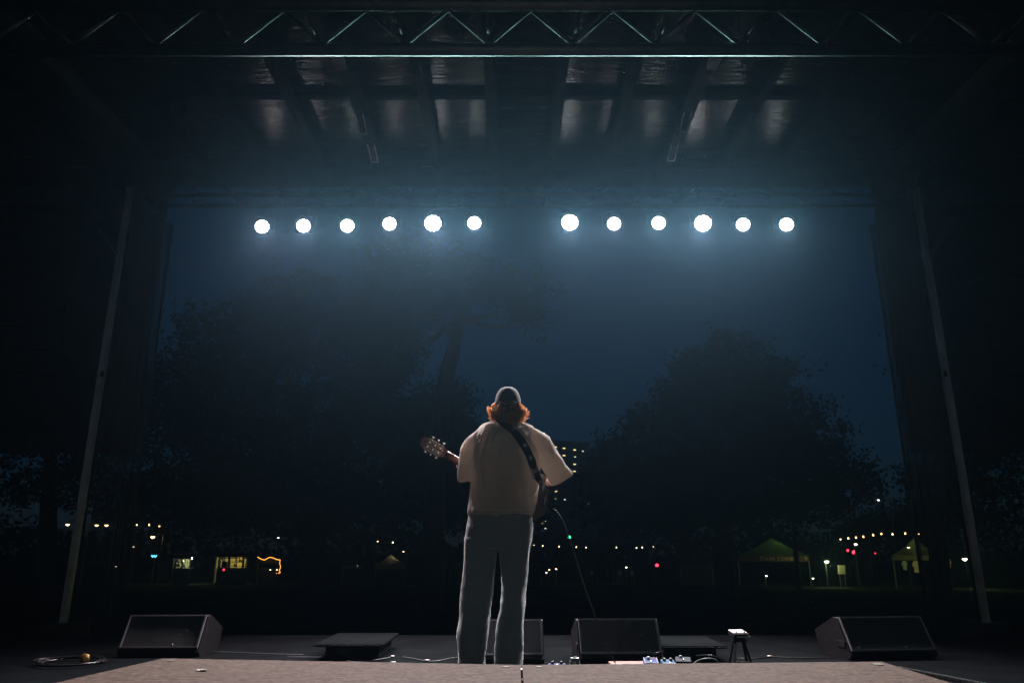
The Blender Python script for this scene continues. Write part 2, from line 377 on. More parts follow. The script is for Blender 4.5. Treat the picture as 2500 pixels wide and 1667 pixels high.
r1 = t_.nodes.new('ShaderNodeValToRGB'); r1.color_ramp.elements[0].position = 0.30; r1.color_ramp.elements[0].color = (0.055, 0.0375, 0.030, 1); r1.color_ramp.elements[1].position = 0.60; r1.color_ramp.elements[1].color = (0.138, 0.093, 0.075, 1)
r2 = t_.nodes.new('ShaderNodeValToRGB'); r2.color_ramp.elements[0].position = 0.35; r2.color_ramp.elements[0].color = (0.55, 0.52, 0.50, 1); r2.color_ramp.elements[1].position = 0.6; r2.color_ramp.elements[1].color = (1, 1, 1, 1)
t_.links.new(n1.outputs['Fac'], r1.inputs[0]); t_.links.new(n2.outputs['Fac'], r2.inputs[0])
mxn = t_.nodes.new('ShaderNodeMixRGB'); mxn.blend_type = 'MULTIPLY'; mxn.inputs[0].default_value = 1.0
t_.links.new(r1.outputs[0], mxn.inputs[1]); t_.links.new(r2.outputs[0], mxn.inputs[2]); t_.links.new(mxn.outputs[0], b_.inputs['Base Color'])
bpn = t_.nodes.new('ShaderNodeBump'); bpn.inputs['Strength'].default_value = 0.35; bpn.inputs['Distance'].default_value = 0.004
t_.links.new(n2.outputs['Fac'], bpn.inputs['Height']); t_.links.new(bpn.outputs[0], b_.inputs['Normal'])
HR = 0.37
cl, cm, cr_ = on(398, 1606, HR), on(1273, 1622, HR), on(2152, 1614, HR)
riser = thing('riser_platform', (0, 1.5, 0), 'low plywood riser platform in the foreground with two panels', 'platform')
bl, br_, bmid = on(130, 1667, HR), on(2325, 1667, HR), Vector((cm.x - 0.01, 0.35, HR))
def back(c, b): d = (b - c).normalized(); return c + d * ((c.y - 0.35) / -d.y)
bL, bR = back(cl, bl), back(cr_, br_)
g = 0.0035
for c0, c1, b1, b0 in ((cl, cm - Vector((g, 0, 0)), bmid - Vector((g, 0, 0)), bL), (cm + Vector((g, 0, 0)), cr_, bR, bmid + Vector((g, 0, 0)))):
    # front edge with a slightly chipped outline, bevelled rim
    rnd = random.Random(int(c0.x * 10)); top = []; n = 60
    for k in range(n + 1):
        q = c0.lerp(c1, k / n); top.append(q + Vector((0, rnd.gauss(0, 0.0018) if 0 < k < n else 0, 0)))
    poly = top + [b1, b0]
    MB().prism(poly, (0, 0, -0.021)).build('panel', m_ply, riser)
fr = MB()
for a, b in ((cl, cr_), (cl, bL), (cr_, bR)):
    a2 = a.lerp(b, 0.01) - Vector((0, 0.03 if a is not b else 0, 0.07)); b2 = b.lerp(a, 0.01) - Vector((0, 0.03, 0.07)); fr.bar(a2, b2, 0.04, 0.09)
fr.build('frame', m_alu, riser)
for q in (cl, cr_, bL, bR, cm):
    MB().box((q.x * 0.97, q.y - 0.06, (HR - 0.03) / 2), (0.045, 0.045, HR - 0.04)).build('leg', m_alu, riser)
m_hole = mat('dark_coupler', (0.02, 0.018, 0.016), 0.6)
for px, py, w in ((418, 1611.5, 0.024), (1235, 1627, 0.022), (1316, 1627, 0.022), (2144, 1620.5, 0.036)):
    p = on(px, py, HR + 0.0015)
    mb = MB(); mb.lathe(p, [(w * 0.5, -0.001), (w * 0.5, 0.001), (w * 0.3, 0.0012)], 14); mb.build('coupler_plate', m_hole, riser)
p = on(497, 1636.5, HR + 0.001)
sc_ = MB(); rnd = random.Random(5)
for k in range(5):
    q = p + Vector((rnd.uniform(-.016, .016), rnd.uniform(-.008, .008), 0.002)); sc_.box(q, (rnd.uniform(.006, .018), rnd.uniform(.004, .01), 0.003), Matrix.Rotation(rnd.uniform(0, 3), 3, 'Z') @ Matrix.Rotation(rnd.uniform(-.4, .4), 3, 'X'))
tag(sc_.build('paper_scrap', mat('white_paper', (0.75, 0.73, 0.7), 0.7), loc=p), 'small crumpled white scrap on the riser at left', 'scrap')

# ---------------------------------------------------------------- the performer
PY = 4.95
person = thing('person', (at(1220, 1500, PY).x, PY, 0), 'person seen from behind in cap, loose pale shirt and grey trousers playing guitar', 'person')
def ring(px0, px1, py, dep, d=PY, n=28, e=2.3, dy=0.0):
    a = at(px0, py, d); b = at(px1, py, d); c = (a + b) / 2; h = (b.x - a.x) / 2; out = []
    for k in range(n):
        t = 2 * math.pi * k / n; ct, st = math.cos(t), math.sin(t)
        out.append(Vector((c.x + h * math.copysign(abs(ct) ** (2 / e), ct), d + dy + dep * math.copysign(abs(st) ** (2 / e), st), c.z)))
    return out
def fuse(name, mb, voxel, m, parent, disp=None, smooth_it=4, sm=0.5):
    me = mb.mesh(name + '_raw'); o = bpy.data.objects.new(name + '_raw', me); C.objects.link(o)
    md = o.modifiers.new('r', 'REMESH'); md.mode = 'VOXEL'; md.voxel_size = voxel; md.use_smooth_shade = True
    ms = o.modifiers.new('s', 'SMOOTH'); ms.iterations = smooth_it; ms.factor = sm
    dg = bpy.context.evaluated_depsgraph_get(); ev = o.evaluated_get(dg)
    me2 = bpy.data.meshes.new_from_object(ev); me2.name = name
    bpy.data.objects.remove(o); bpy.data.meshes.remove(me)
    if disp:
        nv = len(me2.vertices); no = [v.normal.copy() for v in me2.vertices]
        for v in me2.vertices: v.co = v.co + no[v.index] * disp(v.co)
    org = wl(parent)
    for v in me2.vertices: v.co -= org
    me2.polygons.foreach_set('use_smooth', [True] * len(me2.polygons)); me2.update()
    me2.materials.clear()
    return link(name, me2, m, parent)
def fold(p, s, st):                     # ridged noise for cloth folds
    q = Vector((p.x * st[0], p.y * st[1], p.z * st[2])) * s
    return 1 - 2 * abs(noise.noise(q))

# skeleton
shL, shR = at(1174, 1062, PY + 0.02), at(1312, 1066, PY + 0.02)
elL, elR = at(1139, 1158, PY - 0.01), at(1377, 1163, PY + 0.02)
nk_a, nk_b = at(1086, 1106.5, 5.17), at(1262, 1207, 5.27)        # nut and body centre of the guitar
gd = (nk_b - nk_a).normalized()
wrL = nk_a + gd * 0.16 + Vector((0.0, -0.035, -0.075)); wrR = at(1332, 1180, 5.33)
hc = at(1240, 992, PY + 0.05)
# body: one continuous skin mesh
bd = MB()
bd.ball(hc + Vector((0, 0.005, 0.01)), 1, 20, 14, (0.076, 0.095, 0.112))
bd.ball(hc + Vector((0, 0.045, -0.065)), 1, 14, 10, (0.052, 0.052, 0.055))        # jaw
bd.ball(hc + Vector((0, 0.105, -0.02)), 1, 8, 6, (0.014, 0.018, 0.022))           # nose
for s_ in (-1, 1): bd.ball(hc + Vector((s_ * 0.076, 0.005, -0.01)), 1, 8, 6, (0.010, 0.018, 0.03))
bd.tube([hc + Vector((0, 0.0, -0.05)), hc + Vector((0, -0.02, -0.13)), hc + Vector((0, -0.03, -0.19))], [0.055, 0.056, 0.075], 16)
bd.rings([ring(1188, 1292, 1040, 0.06), ring(1172, 1302, 1060, 0.095), ring(1168, 1300, 1110, 0.105), ring(1166, 1296, 1180, 0.10), ring(1160, 1290, 1260, 0.11), ring(1158, 1288, 1300, 0.105)])
for sh, el, wr in ((shL, elL, wrL), (shR, elR, wrR)):
    mid = el + (wr - el) * 0.3
    bd.tube([sh, sh.lerp(el, 0.5), el, mid, wr], [0.056, 0.047, 0.039, 0.040, 0.027], 12)
# left hand closes round the guitar neck, right hand hangs over the strings
def finger(base, pts, r): bd.tube([base] + pts, [r, r * 0.98, r * 0.92, r * 0.8][:len(pts) + 1], 8)
gn = Vector((-gd.z, 0, gd.x)).normalized()
if gn.z < 0: gn = -gn
pl = nk_a + gd * 0.15 - gn * 0.035
bd.tube([wrL, wrL.lerp(pl, 0.6), pl + gd * 0.01], [0.026, 0.036, 0.033], 10)
for k in range(4):
    b0 = pl + gd * (0.024 * (k - 1.5)) + Vector((0, 0.02, -0.005))
    finger(b0, [b0 + Vector((0, 0.035, 0.01)), b0 + Vector((0, 0.042, 0)) + gn * (0.03 + 0.004 * (1 - abs(k - 1.5))), b0 + Vector((0, 0.022, 0)) + gn * 0.045], 0.0088)
b0 = pl + Vector((0, -0.02, 0)); finger(b0, [b0 + Vector((0, -0.012, 0)) + gn * 0.03 - gd * 0.015, b0 + Vector((0, -0.008, 0)) + gn * 0.055 - gd * 0.02], 0.0105)
pr = at(1288, 1200, 5.42)
wrR2 = wrR.lerp(pr, 0.6)
bd.tube([wrR, wrR2, pr], [0.028, 0.027, 0.034], 10)
fd = (Vector((pr.x - 0.1, pr.y - 0.02, pr.z - 0.05)) - pr).normalized()
for k in range(4):
    b0 = pr + fd * 0.02 + Vector((0, 0.0, 0.024 * (1.5 - k) * 0.9)); L = (0.9, 1.0, 0.95, 0.78)[k]
    finger(b0, [b0 + fd * 0.035 * L + Vector((0, 0.01, 0)), b0 + fd * 0.06 * L + Vector((0, -0.008, -0.012)), b0 + fd * 0.068 * L + Vector((0, -0.03, -0.02))], 0.0088)
b0 = pr + Vector((0, 0, 0.03)); finger(b0, [b0 + fd * 0.03 + Vector((0, -0.01, 0.02)), b0 + fd * 0.055 + Vector((0, -0.02, 0.018))], 0.010)
fuse('body', bd, 0.0065, m_skin, person, None, 2)

# shirt
m_shirt = mat('pale_shirt_cloth', (0.76, 0.675, 0.60), 0.85, 0.0, 0.06, 40.0, 0.35, 420, trans=0.38, sheen=1.0)
sh_ = MB()
sh_.rings([ring(1209, 1259, 1025, 0.058, dy=0.055), ring(1196, 1268, 1029, 0.068, dy=0.05), ring(1180, 1284, 1034, 0.085, dy=0.042), ring(1165, 1302, 1045, 0.108, dy=0.028), ring(1156, 1313, 1066, 0.13, dy=0.01), ring(1152, 1316, 1100, 0.142), ring(1150, 1315, 1140, 0.142),
           ring(1149, 1313, 1178, 0.14), ring(1147, 1308, 1219, 0.142), ring(1144, 1302, 1246, 0.148), ring(1146, 1300, 1255, 0.143)])
sl = [at(1182, 1056, PY), at(1160, 1082, PY), at(1146, 1125, PY - .01), at(1141, 1160, PY - 0.02), at(1142, 1172, PY - 0.015)]
sh_.tube(catmull(sl, 4), [0.045, 0.055, 0.062, 0.066, 0.068, 0.069, 0.069, 0.069, 0.068] + [0.067 - 0.0008 * k for k in range(8)], 20)
sr = [at(1296, 1060, PY), at(1318, 1084, PY), at(1345, 1126, PY), at(1367, 1162, PY + 0.005), at(1371, 1169, PY + 0.008)]
sh_.tube(catmull(sr, 4), [0.045, 0.056, 0.063, 0.068, 0.070, 0.071, 0.071, 0.071, 0.071] + [0.072 + 0.0008 * k for k in range(8)], 20)
bz = at(1220, 1255, PY).z; tz = at(1220, 1030, PY).z
def shirt_disp(p):
    h = (p.z - bz) / (tz - bz)
    d = 0.016 * fold(p + Vector((0, 0, 0.15 * math.sin(p.x * 6))), 5.5, (1.6, 1.2, 0.42)) - 0.006
    d += 0.004 * fold(p, 14, (1, 1, 0.7))
    # pulled folds from the strap across the shoulder blade
    u = (p.x - 0.17) * 0.75 + (p.z - 1.33) * 0.65
    d += 0.006 * math.sin(u * 120 + 3 * noise.noise(p * 7)) * max(0, 1 - ((p.x - 0.13) ** 2 + (p.z - 1.36) ** 2) / 0.018)
    u2 = (p.x + 0.17) * 0.95 - (p.z - 1.40) * 0.25
    d += 0.005 * math.sin(u2 * 150 + 3 * noise.noise(p * 6)) * max(0, 1 - ((p.x + 0.17) ** 2 + (p.z - 1.43) ** 2) / 0.012)
    if h < 0.1: d += 0.004 * math.sin(p.x * 60 + 4 * noise.noise(p * 9))
    return d
shirt = fuse('shirt', sh_, 0.0085, m_shirt, person, shirt_disp, 3)
# trousers
m_trou = mat('grey_trouser_cloth', (0.26, 0.295, 0.325), 0.8, 0.0, 0.1, 30.0, 0.3, 380, trans=0.12, sheen=1.0)
tr = MB()
tr.rings([ring(1151, 1294, 1238, 0.122), ring(1144, 1298, 1258, 0.13), ring(1139, 1300, 1290, 0.138), ring(1136, 1299, 1322, 0.135), ring(1138, 1291, 1338, 0.12)])
tr.rings([ring(1136, 1216, 1315, 0.115), ring(1133, 1210, 1365, 0.108), ring(1131, 1206, 1400, 0.102), ring(1127, 1201, 1445, 0.098), ring(1123, 1195, 1485, 0.098), ring(1118, 1190, 1545, 0.1, dy=-.01), ring(1120, 1183, 1600, 0.102, dy=-.01), ring(1122, 1181, 1638, 0.1, dy=-.005), ring(1124, 1181, 1644, 0.095)])
tr.rings([ring(1218, 1298, 1315, 0.115), ring(1221, 1290, 1362, 0.108), ring(1225, 1286, 1410, 0.102), ring(1226, 1283, 1446, 0.098), ring(1222, 1280, 1485, 0.096), ring(1211, 1277, 1545, 0.1, dy=.01), ring(1208, 1275, 1585, 0.1, dy=.01), ring(1211, 1273, 1636, 0.1), ring(1212, 1273, 1643, 0.095)])
def trou_disp(p):
    k = max(0.0, 1 - abs(p.z - 0.38) / 0.35)
    d = 0.009 * fold(p + Vector((0, 0, 0.3 * p.x)), 4.0, (1.3, 1.0, 1.1)) - 0.005 + 0.006 * k * fold(p, 9, (0.7, 0.7, 1.5))
    d += 0.006 * max(0, 1 - p.z / 0.25) * fold(p, 8, (0.6, 0.6, 2.0))
    d += 0.004 * fold(p, 6, (2.2, 1.4, 0.5))
    return d
trousers = fuse('trousers', tr, 0.0085, m_trou, person, trou_disp, 3)
# belt-line seam, back pockets and yoke seam as thin raised strips laid on the cloth
def bvh_of(o):
    dg = bpy.context.evaluated_depsgraph_get(); w = wl(o)
    return BVHTree.FromPolygons([v.co + w for v in o.data.vertices], [tuple(p.vertices) for p in o.data.polygons])
bt = bvh_of(trousers); bs = bvh_of(shirt)
def drop(bvh, p, off=0.004):
    h = bvh.ray_cast(Vector((p.x, PY - 0.6, p.z)), Vector((0, 1, 0)))
    return (h[0] + Vector((0, -off, 0))) if h[0] else None
def strip(bvh, pts, w, name, m, parent, off=0.002, k=8):
    P = catmull([at(a, b, PY - 0.12) for a, b in pts], k); L = [drop(bvh, q, off) for q in P]; L = [q for q in L if q]
    mb = MB(); mb.tube(L, w, 5); return mb.build(name, m, parent, True)
m_seam = mat('trouser_seam', (0.23, 0.26, 0.29), 0.85)
strip(bt, [(1219, 1262), (1218, 1300), (1215, 1345)], 0.0022, 'back_seam', m_seam, trousers)
strip(bt, [(1150, 1286), (1182, 1280), (1218, 1288), (1256, 1280), (1290, 1285)], 0.0012, 'yoke_seam', m_seam, trousers)
for x0 in (1156, 1232):
    strip(bt, [(x0, 1296), (x0 + 46, 1296), (x0 + 45, 1335), (x0 + 23, 1345), (x0 + 1, 1335), (x0, 1297)], 0.0011, 'pocket_seam', m_seam, trousers, k=5)
m_shseam = mat('shirt_seam', (0.46, 0.41, 0.37), 0.9)
strip(bs, [(1148, 1247), (1185, 1250), (1220, 1251), (1260, 1250), (1296, 1248)], 0.0018, 'hem_seam', m_shseam, shirt)
# shoes
m_shoe = mat('pale_shoe', (0.4, 0.38, 0.35), 0.6, 0, 0.2, 20)
for x, tw in ((1153, 0.12), (1243, -0.1)):
    c = on(x, 1645, 0.0); c.y = PY
    mb = MB(); rr = []
    for yy, w, h in ((-0.10, 0.028, 0.05), (-0.08, 0.040, 0.075), (-0.02, 0.042, 0.085), (0.06, 0.045, 0.07), (0.13, 0.048, 0.055), (0.19, 0.038, 0.045), (0.215, 0.018, 0.03)):
        rr.append([Vector((c.x + w * math.cos(a) - tw * yy * 1.0, PY + yy, 0.004 + h * (0.5 + 0.5 * math.sin(a)))) for a in [2 * math.pi * k / 14 for k in range(14)]])
    mb.rings(rr); mb.build('shoe', m_shoe, person, True)

# cap
m_cap = mat('cap_cotton', (0.07, 0.072, 0.067), 0.9, 0.0, 0.15, 30.0, 0.4, 300, sheen=0.3)
cc = at(1240, 990, PY + 0.05); cth = at(1240, 945.5, PY + 0.05).z - cc.z
cp = MB(); N = 48; M = 12; rg = []
for j in range(M + 1):
    v = j / M; ang = v * math.pi / 2; rg_ = []
    for k in range(N):
        a = 2 * math.pi * k / N
        rx, ry = 0.0905, 0.103
        f = math.cos(ang) ** 0.72 if j < M else 0.02
        seam = 1 - 0.012 * max(0, math.cos(a * 6)) ** 12 * (1 - v)
        zlow = 0.0
        x, y, z = rx * f * math.cos(a) * seam, ry * f * math.sin(a) * seam, cth * math.sin(ang) ** 0.95
        if j == 0 and math.sin(a) < -0.80: z += 0.028 * (1 - ((-math.sin(a) - 1) / 0.2) ** 2)     # strap opening at the back
        rg_.append(cc + Vector((x, y, z)))
    rg.append(rg_)
cp.rings(rg, False); cap = cp.build('cap', m_cap, person, True)
cap.modifiers.new('thick', 'SOLIDIFY').thickness = 0.004
MB().ball(cc + Vector((0, 0, cth + 0.001)), 0.0085, 10, 6, (1, 1, 0.6)).build('cap_button', m_cap, cap, True)
mb = MB(); top = []; n = 14
for j in range(6):
    row = []
    for k in range(n + 1):
        a = math.pi * (0.12 + 0.76 * k / n); r0 = 0.100 + 0.068 * j / 5 * math.sin(math.pi * k / n) ** 0.6
        row.append(cc + Vector((0.92 * r0 * math.cos(a), 1.05 * r0 * math.sin(a), 0.006 - 0.02 * (j / 5) - 0.03 * (math.cos(a)) ** 2 * j / 5)))
    top.append(row)
vv = [v for r_ in top for v in r_]; ff = [(i * (n + 1) + k, i * (n + 1) + k + 1, (i + 1) * (n + 1) + k + 1, (i + 1) * (n + 1) + k) for i in range(5) for k in range(n)]
mb.add(vv, ff); br2 = mb.build('cap_brim', m_cap, cap, True); br2.modifiers.new('thick', 'SOLIDIFY').thickness = 0.004
MB().tube([cc + Vector((0.092 * math.sin(a), -0.104 * math.cos(a), 0.004)) for a in [R(-37 + 74 * k / 8) for k in range(9)]], 0.007, 6).build('cap_strap', m_cap, cap, True)

# hair: loose ginger curls that stick out under the cap
m_hair = mat('ginger_hair', (0.84, 0.47, 0.20), 0.35, 0.0, 0.25, 60.0, trans=0.65)
rnd = random.Random(11); hb = MB()
for clump in range(230):
    a0 = rnd.uniform(0, 2 * math.pi)
    if math.sin(a0) > 0.5: continue
    side0 = abs(math.cos(a0)); zr0 = rnd.uniform(-0.08, -0.01) + 0.055 * max(0, side0 - 0.4)
    ph = rnd.uniform(0, 6.28); turns = rnd.uniform(1.0, 2.2); hr = rnd.uniform(0.005, 0.010) * (0.5 + 0.7 * side0); L0 = rnd.uniform(0.075, 0.118); fl0 = rnd.uniform(0.5, 1.2) * side0 ** 1.4
    for k in range(7):
        a = a0 + rnd.gauss(0, 0.05); zr = zr0 + rnd.gauss(0, 0.005); L = L0 * rnd.uniform(0.8, 1.2); fl = fl0 * rnd.uniform(0.7, 1.3)
        outv = Vector((math.cos(a), math.sin(a) * 0.85, 0)).normalized(); tan_ = Vector((-outv.y, outv.x, 0))
        root = hc + Vector((0.079 * math.cos(a), 0.095 * math.sin(a), zr))
        pts = []; n = 11
        for q in range(n + 1):
            u = q / n
            r_out = 0.004 + 0.036 * fl * math.sin(min(1, u * 1.15) * math.pi / 2) + 0.010 * u
            z_ = -L * u * (1 - 0.40 * fl) - 0.012 * math.sin(u * math.pi) + 0.016 * fl * u * u
            w_ = hr * min(1, 3 * u) * (1 + 0.15 * k / 7)
            t_q = ph + turns * 2 * math.pi * u + k * 0.12
            pts.append(root + outv * (r_out + w_ * math.cos(t_q)) + tan_ * w_ * math.sin(t_q) * 0.9 + Vector((0, 0, z_ + 0.5 * w_ * math.sin(t_q + 1))) + Vector((rnd.gauss(0, .0007), rnd.gauss(0, .0007), rnd.gauss(0, .0007))))
        w = rnd.uniform(0.0010, 0.0020)
        hb.tube(pts, [w * (1.15 - 0.95 * (q / n) ** 2) for q in range(n + 1)], 4, False)
hb.build('hair', m_hair, person, True)
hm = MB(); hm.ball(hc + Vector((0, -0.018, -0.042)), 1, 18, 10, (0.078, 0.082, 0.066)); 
fuse('hair_mass', hm, 0.008, mat('ginger_hair_shade', (0.11, 0.04, 0.017), 0.7, 0, 0.4, 50, 0.6, 90), person, lambda p: 0.008 * fold(p, 16, (1.6, 1.6, 0.4)), 1)  # inner hair coloured dark to stand for the shade under the cap

# ---------------------------------------------------------------- guitar
m_wood = mat('dark_red_wood', (0.10, 0.032, 0.02), 0.3, 0, 0.3, 6, 0.05, 60, (1, 1, 6)); m_ivory = mat('ivory_button', (0.8, 0.75, 0.68), 0.35)
m_nickel = mat('nickel_plate', (0.78, 0.74, 0.66), 0.25, 1.0, 0.1, 30); m_top = mat('spruce_top', (0.45, 0.27, 0.11), 0.3, 0, 0.2, 10)
guitar = thing('guitar', nk_b, 'classical guitar with slotted dark headstock held by the performer', 'guitar')
gx = gd                                   # along the neck, nut -> body
gz_ = Vector((0, 1, 0)) - gd * gd.y; gz_.normalize()      # face normal, away from camera
gy = gz_.cross(gx).normalized()           # across the strings
if gy.z < 0: gy = -gy
def G(x, y, z): return nk_a + gx * x + gy * y + gz_ * z
prof = []
for k in range(40):
    t = k / 39; x = 0.33 + 0.48 * t
    w = 0.142 * math.exp(-((t - 0.22) / 0.24) ** 2) + 0.186 * math.exp(-((t - 0.72) / 0.27) ** 2) + 0.02
    w *= min(1, (t / 0.06) ** 0.5 if t < 0.06 else 1) * min(1, ((1 - t) / 0.12) ** 0.5 if t > 0.88 else 1)
    prof.append((x, max(w, 0.004)))
poly = [G(x, w, -0.05) for x, w in prof] + [G(x, -w, -0.05) for x, w in reversed(prof)]
gb = MB().prism(poly, gz_ * 0.095).build('guitar_body', mat('black_lacquer', (0.012, 0.010, 0.010), 0.25), guitar)
MB().prism([q + gz_ * 0.0952 for q in poly], gz_ * 0.003).build('soundboard', m_top, guitar)
MB().lathe(G(0.49, 0, 0.0485), [(0.052, 0), (0.052, 0.002), (0.045, 0.003)], 24, gz_.to_track_quat('Z', 'Y').to_matrix()).build('soundhole', m_black, guitar)
MB().box(G(0.66, 0, 0.053), (0.03, 0.18, 0.01), Matrix((gx, gy, gz_)).transposed()).build('bridge', m_wood, guitar)
nm = MB(); rings_ = []
for x in (0, 0.08, 0.2, 0.30, 0.335):
    w = 0.026 + 0.012 * x; d = 0.021 + 0.012 * x + (0.03 if x > 0.32 else 0)
    rings_.append([G(x, w * math.cos(a), 0.022 + (d if math.sin(a) < 0 else 0.012) * math.sin(a)) for a in [2 * math.pi * k / 18 for k in range(18)]])
nm.rings(rings_); nm.build('neck', m_wood, guitar, True)
MB().box(G(0.22, 0, 0.038), (0.48, 0.056, 0.006), Matrix((gx, gy, gz_)).transposed()).build('fretboard', m_black, guitar)
for k in range(6): MB().tube([G(-0.06, -0.02 + 0.008 * k, 0.044), G(0.66, -0.03 + 0.012 * k, 0.052)], 0.0006, 4).build('string', m_nickel, guitar)
# slotted headstock: rails and ends round two open slots
M3 = Matrix((gx, gy, gz_)).transposed(); hs = MB(); W2 = 0.036; T = 0.020; zc = 0.012
def hbox(x0, x1, y0, y1): hs.box(G((x0 + x1) / 2, (y0 + y1) / 2, zc), (x1 - x0, y1 - y0, T), M3, 0.002)
hbox(-0.150, -0.022, 0.025, 0.037); hbox(-0.150, -0.022, -0.037, -0.025); hbox(-0.150, -0.022, -0.0085, 0.0085)
hs.prism([G(-0.022, 0.037, zc - T / 2), G(0.008, 0.027, zc - T / 2), G(0.008, -0.027, zc - T / 2), G(-0.022, -0.037, zc - T / 2)], gz_ * T)
hs.prism([G(-0.148, 0.037, zc - T / 2), G(-0.175, 0.037, zc - T / 2), G(-0.190, 0.012, zc - T / 2), G(-0.190, -0.012, zc - T / 2), G(-0.175, -0.037, zc - T / 2), G(-0.148, -0.037, zc - T / 2)], gz_ * T)
head = hs.build('headstock', m_wood, guitar)
for s_ in (-1, 1):
    MB().box(G(-0.085, s_ * 0.0385, zc), (0.122, 0.0022, 0.012), M3).build('tuner_plate', m_nickel, head)
    MB().box(G(-0.085, s_ * 0.0245, zc - 0.0105), (0.122, 0.0022, 0.003), M3).build('tuner_plate', m_nickel, head)
    MB().box(G(-0.085, s_ * 0.0092, zc - 0.0108), (0.122, 0.002, 0.003), M3).build('tuner_plate', m_nickel, head)
    for k in range(3):
        x = -0.128 + 0.043 * k
        MB().tube([G(x, s_ * 0.007, zc), G(x, s_ * 0.026, zc)], 0.0045, 8).build('roller', m_ivory, head, True)
        MB().tube([G(x, s_ * 0.039, zc - 0.004), G(x + .004, s_ * 0.052, zc - 0.010)], 0.0022, 6).build('tuner_shaft', m_nickel, head)
        rotb = M3 @ Matrix.Rotation(R((15, 75, 25)[k]), 3, 'Y')
        MB().ball(G(x + .004, s_ * 0.056, zc - 0.012), 1, 10, 7, (0.0095, 0.0062, 0.0042), rotb).build('tuner_button', m_ivory, head, True)
# strap over the back with white stars
m_strap = mat('black_strap', (0.014, 0.014, 0.016), 0.6, 0, 0.2, 40, 0.3, 300); m_star = mat('white_print', (0.62, 0.62, 0.64), 0.6)
sp_px = [(1229, 1030), (1243, 1041), (1258, 1055), (1272, 1074), (1284, 1094), (1294, 1114), (1303, 1138), (1311, 1158)]
P = [at(a, b, PY - 0.14) for a, b in sp_px]; P = catmull(P, 6)
L = []
for q in P:
    h = drop(bs, q, 0.006)
    L.append(h if h else q)
for _ in range(6):
    L = [L[0]] + [Vector((L[k].x, min(L[k].y, 0.25 * L[k - 1].y + 0.5 * L[k].y + 0.25 * L[k + 1].y), L[k].z)) for k in range(1, len(L) - 1)] + [L[-1]]
def strap_norm(q, w):
    a = drop(bs, q + w * 0.02); b = drop(bs, q - w * 0.02); c = drop(bs, q + Vector((0, 0, 0.02))); d = drop(bs, q - Vector((0, 0, 0.02)))
    if a and b and c and d and abs(a.y - b.y) < .05:
        n_ = (a - b).cross(c - d).normalized(); return n_ if n_.y < 0 else -n_
    return Vector((0.5, -0.85, 0)).normalized()
end_pts = [at(1318, 1172, PY - 0.06), at(1326, 1186, PY + 0.02), at(1331, 1204, PY + 0.14), G(0.79, 0.02, -0.02)]
front = [at(1220, 1026, PY - 0.03), at(1212, 1024, PY + 0.05), at(1206, 1040, PY + 0.13), at(1200, 1080, PY + 0.18), G(0.33, 0.02, -0.02)]
FL = catmull(list(reversed(front)) + [L[0]], 4)[:-1] + L + catmull([L[-1]] + end_pts, 4)[1:]
ringsS = []; prevn = None
for k, q in enumerate(FL):
    d = (FL[min(k + 1, len(FL) - 1)] - FL[max(k - 1, 0)]).normalized()
    nn = strap_norm(q, d.cross(Vector((0, -1, 0))).normalized()) if len(front) * 4 - 1 <= k < len(front) * 4 + len(L) else (Vector((0, -0.35, 1)) if k < len(front) * 4 else Vector((0.8, -0.6, 0.0)))
    if prevn is not None: nn = (prevn * 0.6 + nn * 0.4)
    nn = (nn - d * nn.dot(d)).normalized(); prevn = nn
    w = d.cross(nn).normalized() * 0.029
    ringsS.append([q + w + nn * 0.0015, q - w + nn * 0.0015, q - w - nn * 0.0015, q + w - nn * 0.0015])
strap = MB().rings(ringsS).build('strap', m_strap, guitar)
bst = BVHTree.FromPolygons([v.co + wl(strap) for v in strap.data.vertices], [tuple(p.vertices) for p in strap.data.polygons])
for px, py, ax in ((1282, 1085, 12), (1296, 1116, -8), (1308, 1147, 6), (1318, 1175, 15)):
    c = at(px, py, PY - 0.16)
    h = bst.ray_cast(Vector((c.x, PY - 0.6, c.z)), Vector((0, 1, 0)))
    if not h[0]: continue
    q, nn = h[0], h[1]; nn = nn if nn.y < 0 else -nn
    xa = Vector((0, 0, 1)).cross(nn).normalized(); ya = nn.cross(xa)
    pts = []
    for k in range(10):
        a = R(90 + 36 * k + ax); r_ = 0.0195 if k % 2 == 0 else 0.0080
        pts.append(q + nn * 0.0012 + xa * r_ * math.cos(a) + ya * r_ * math.sin(a))
    MB().prism(pts, nn * 0.001).build('star', m_star, strap)
# guitar lead from the body down to the pedals
gl = [G(0.80, -0.05, 0.0), at(1348, 1243, 5.22), at(1362, 1252, 5.2), at(1376, 1275, 5.18), at(1388, 1310, 5.15), at(1412, 1382, 5.12), at(1430, 1440, 5.1), at(1455, 1510, 5.05), at(1470, 1555, 5.02), at(1490, 1597, 5.0), at(1507, 1624, 5.0), on(1514, 1634, 0.01)]
tag(MB().tube(catmull(gl, 6), 0.0042, 6).build('guitar_lead', mat('lead_jacket', (0.03, 0.03, 0.032), 0.28), loc=G(0.8, -.05, 0)), 'black instrument lead hanging from the guitar to the pedals', 'cable')
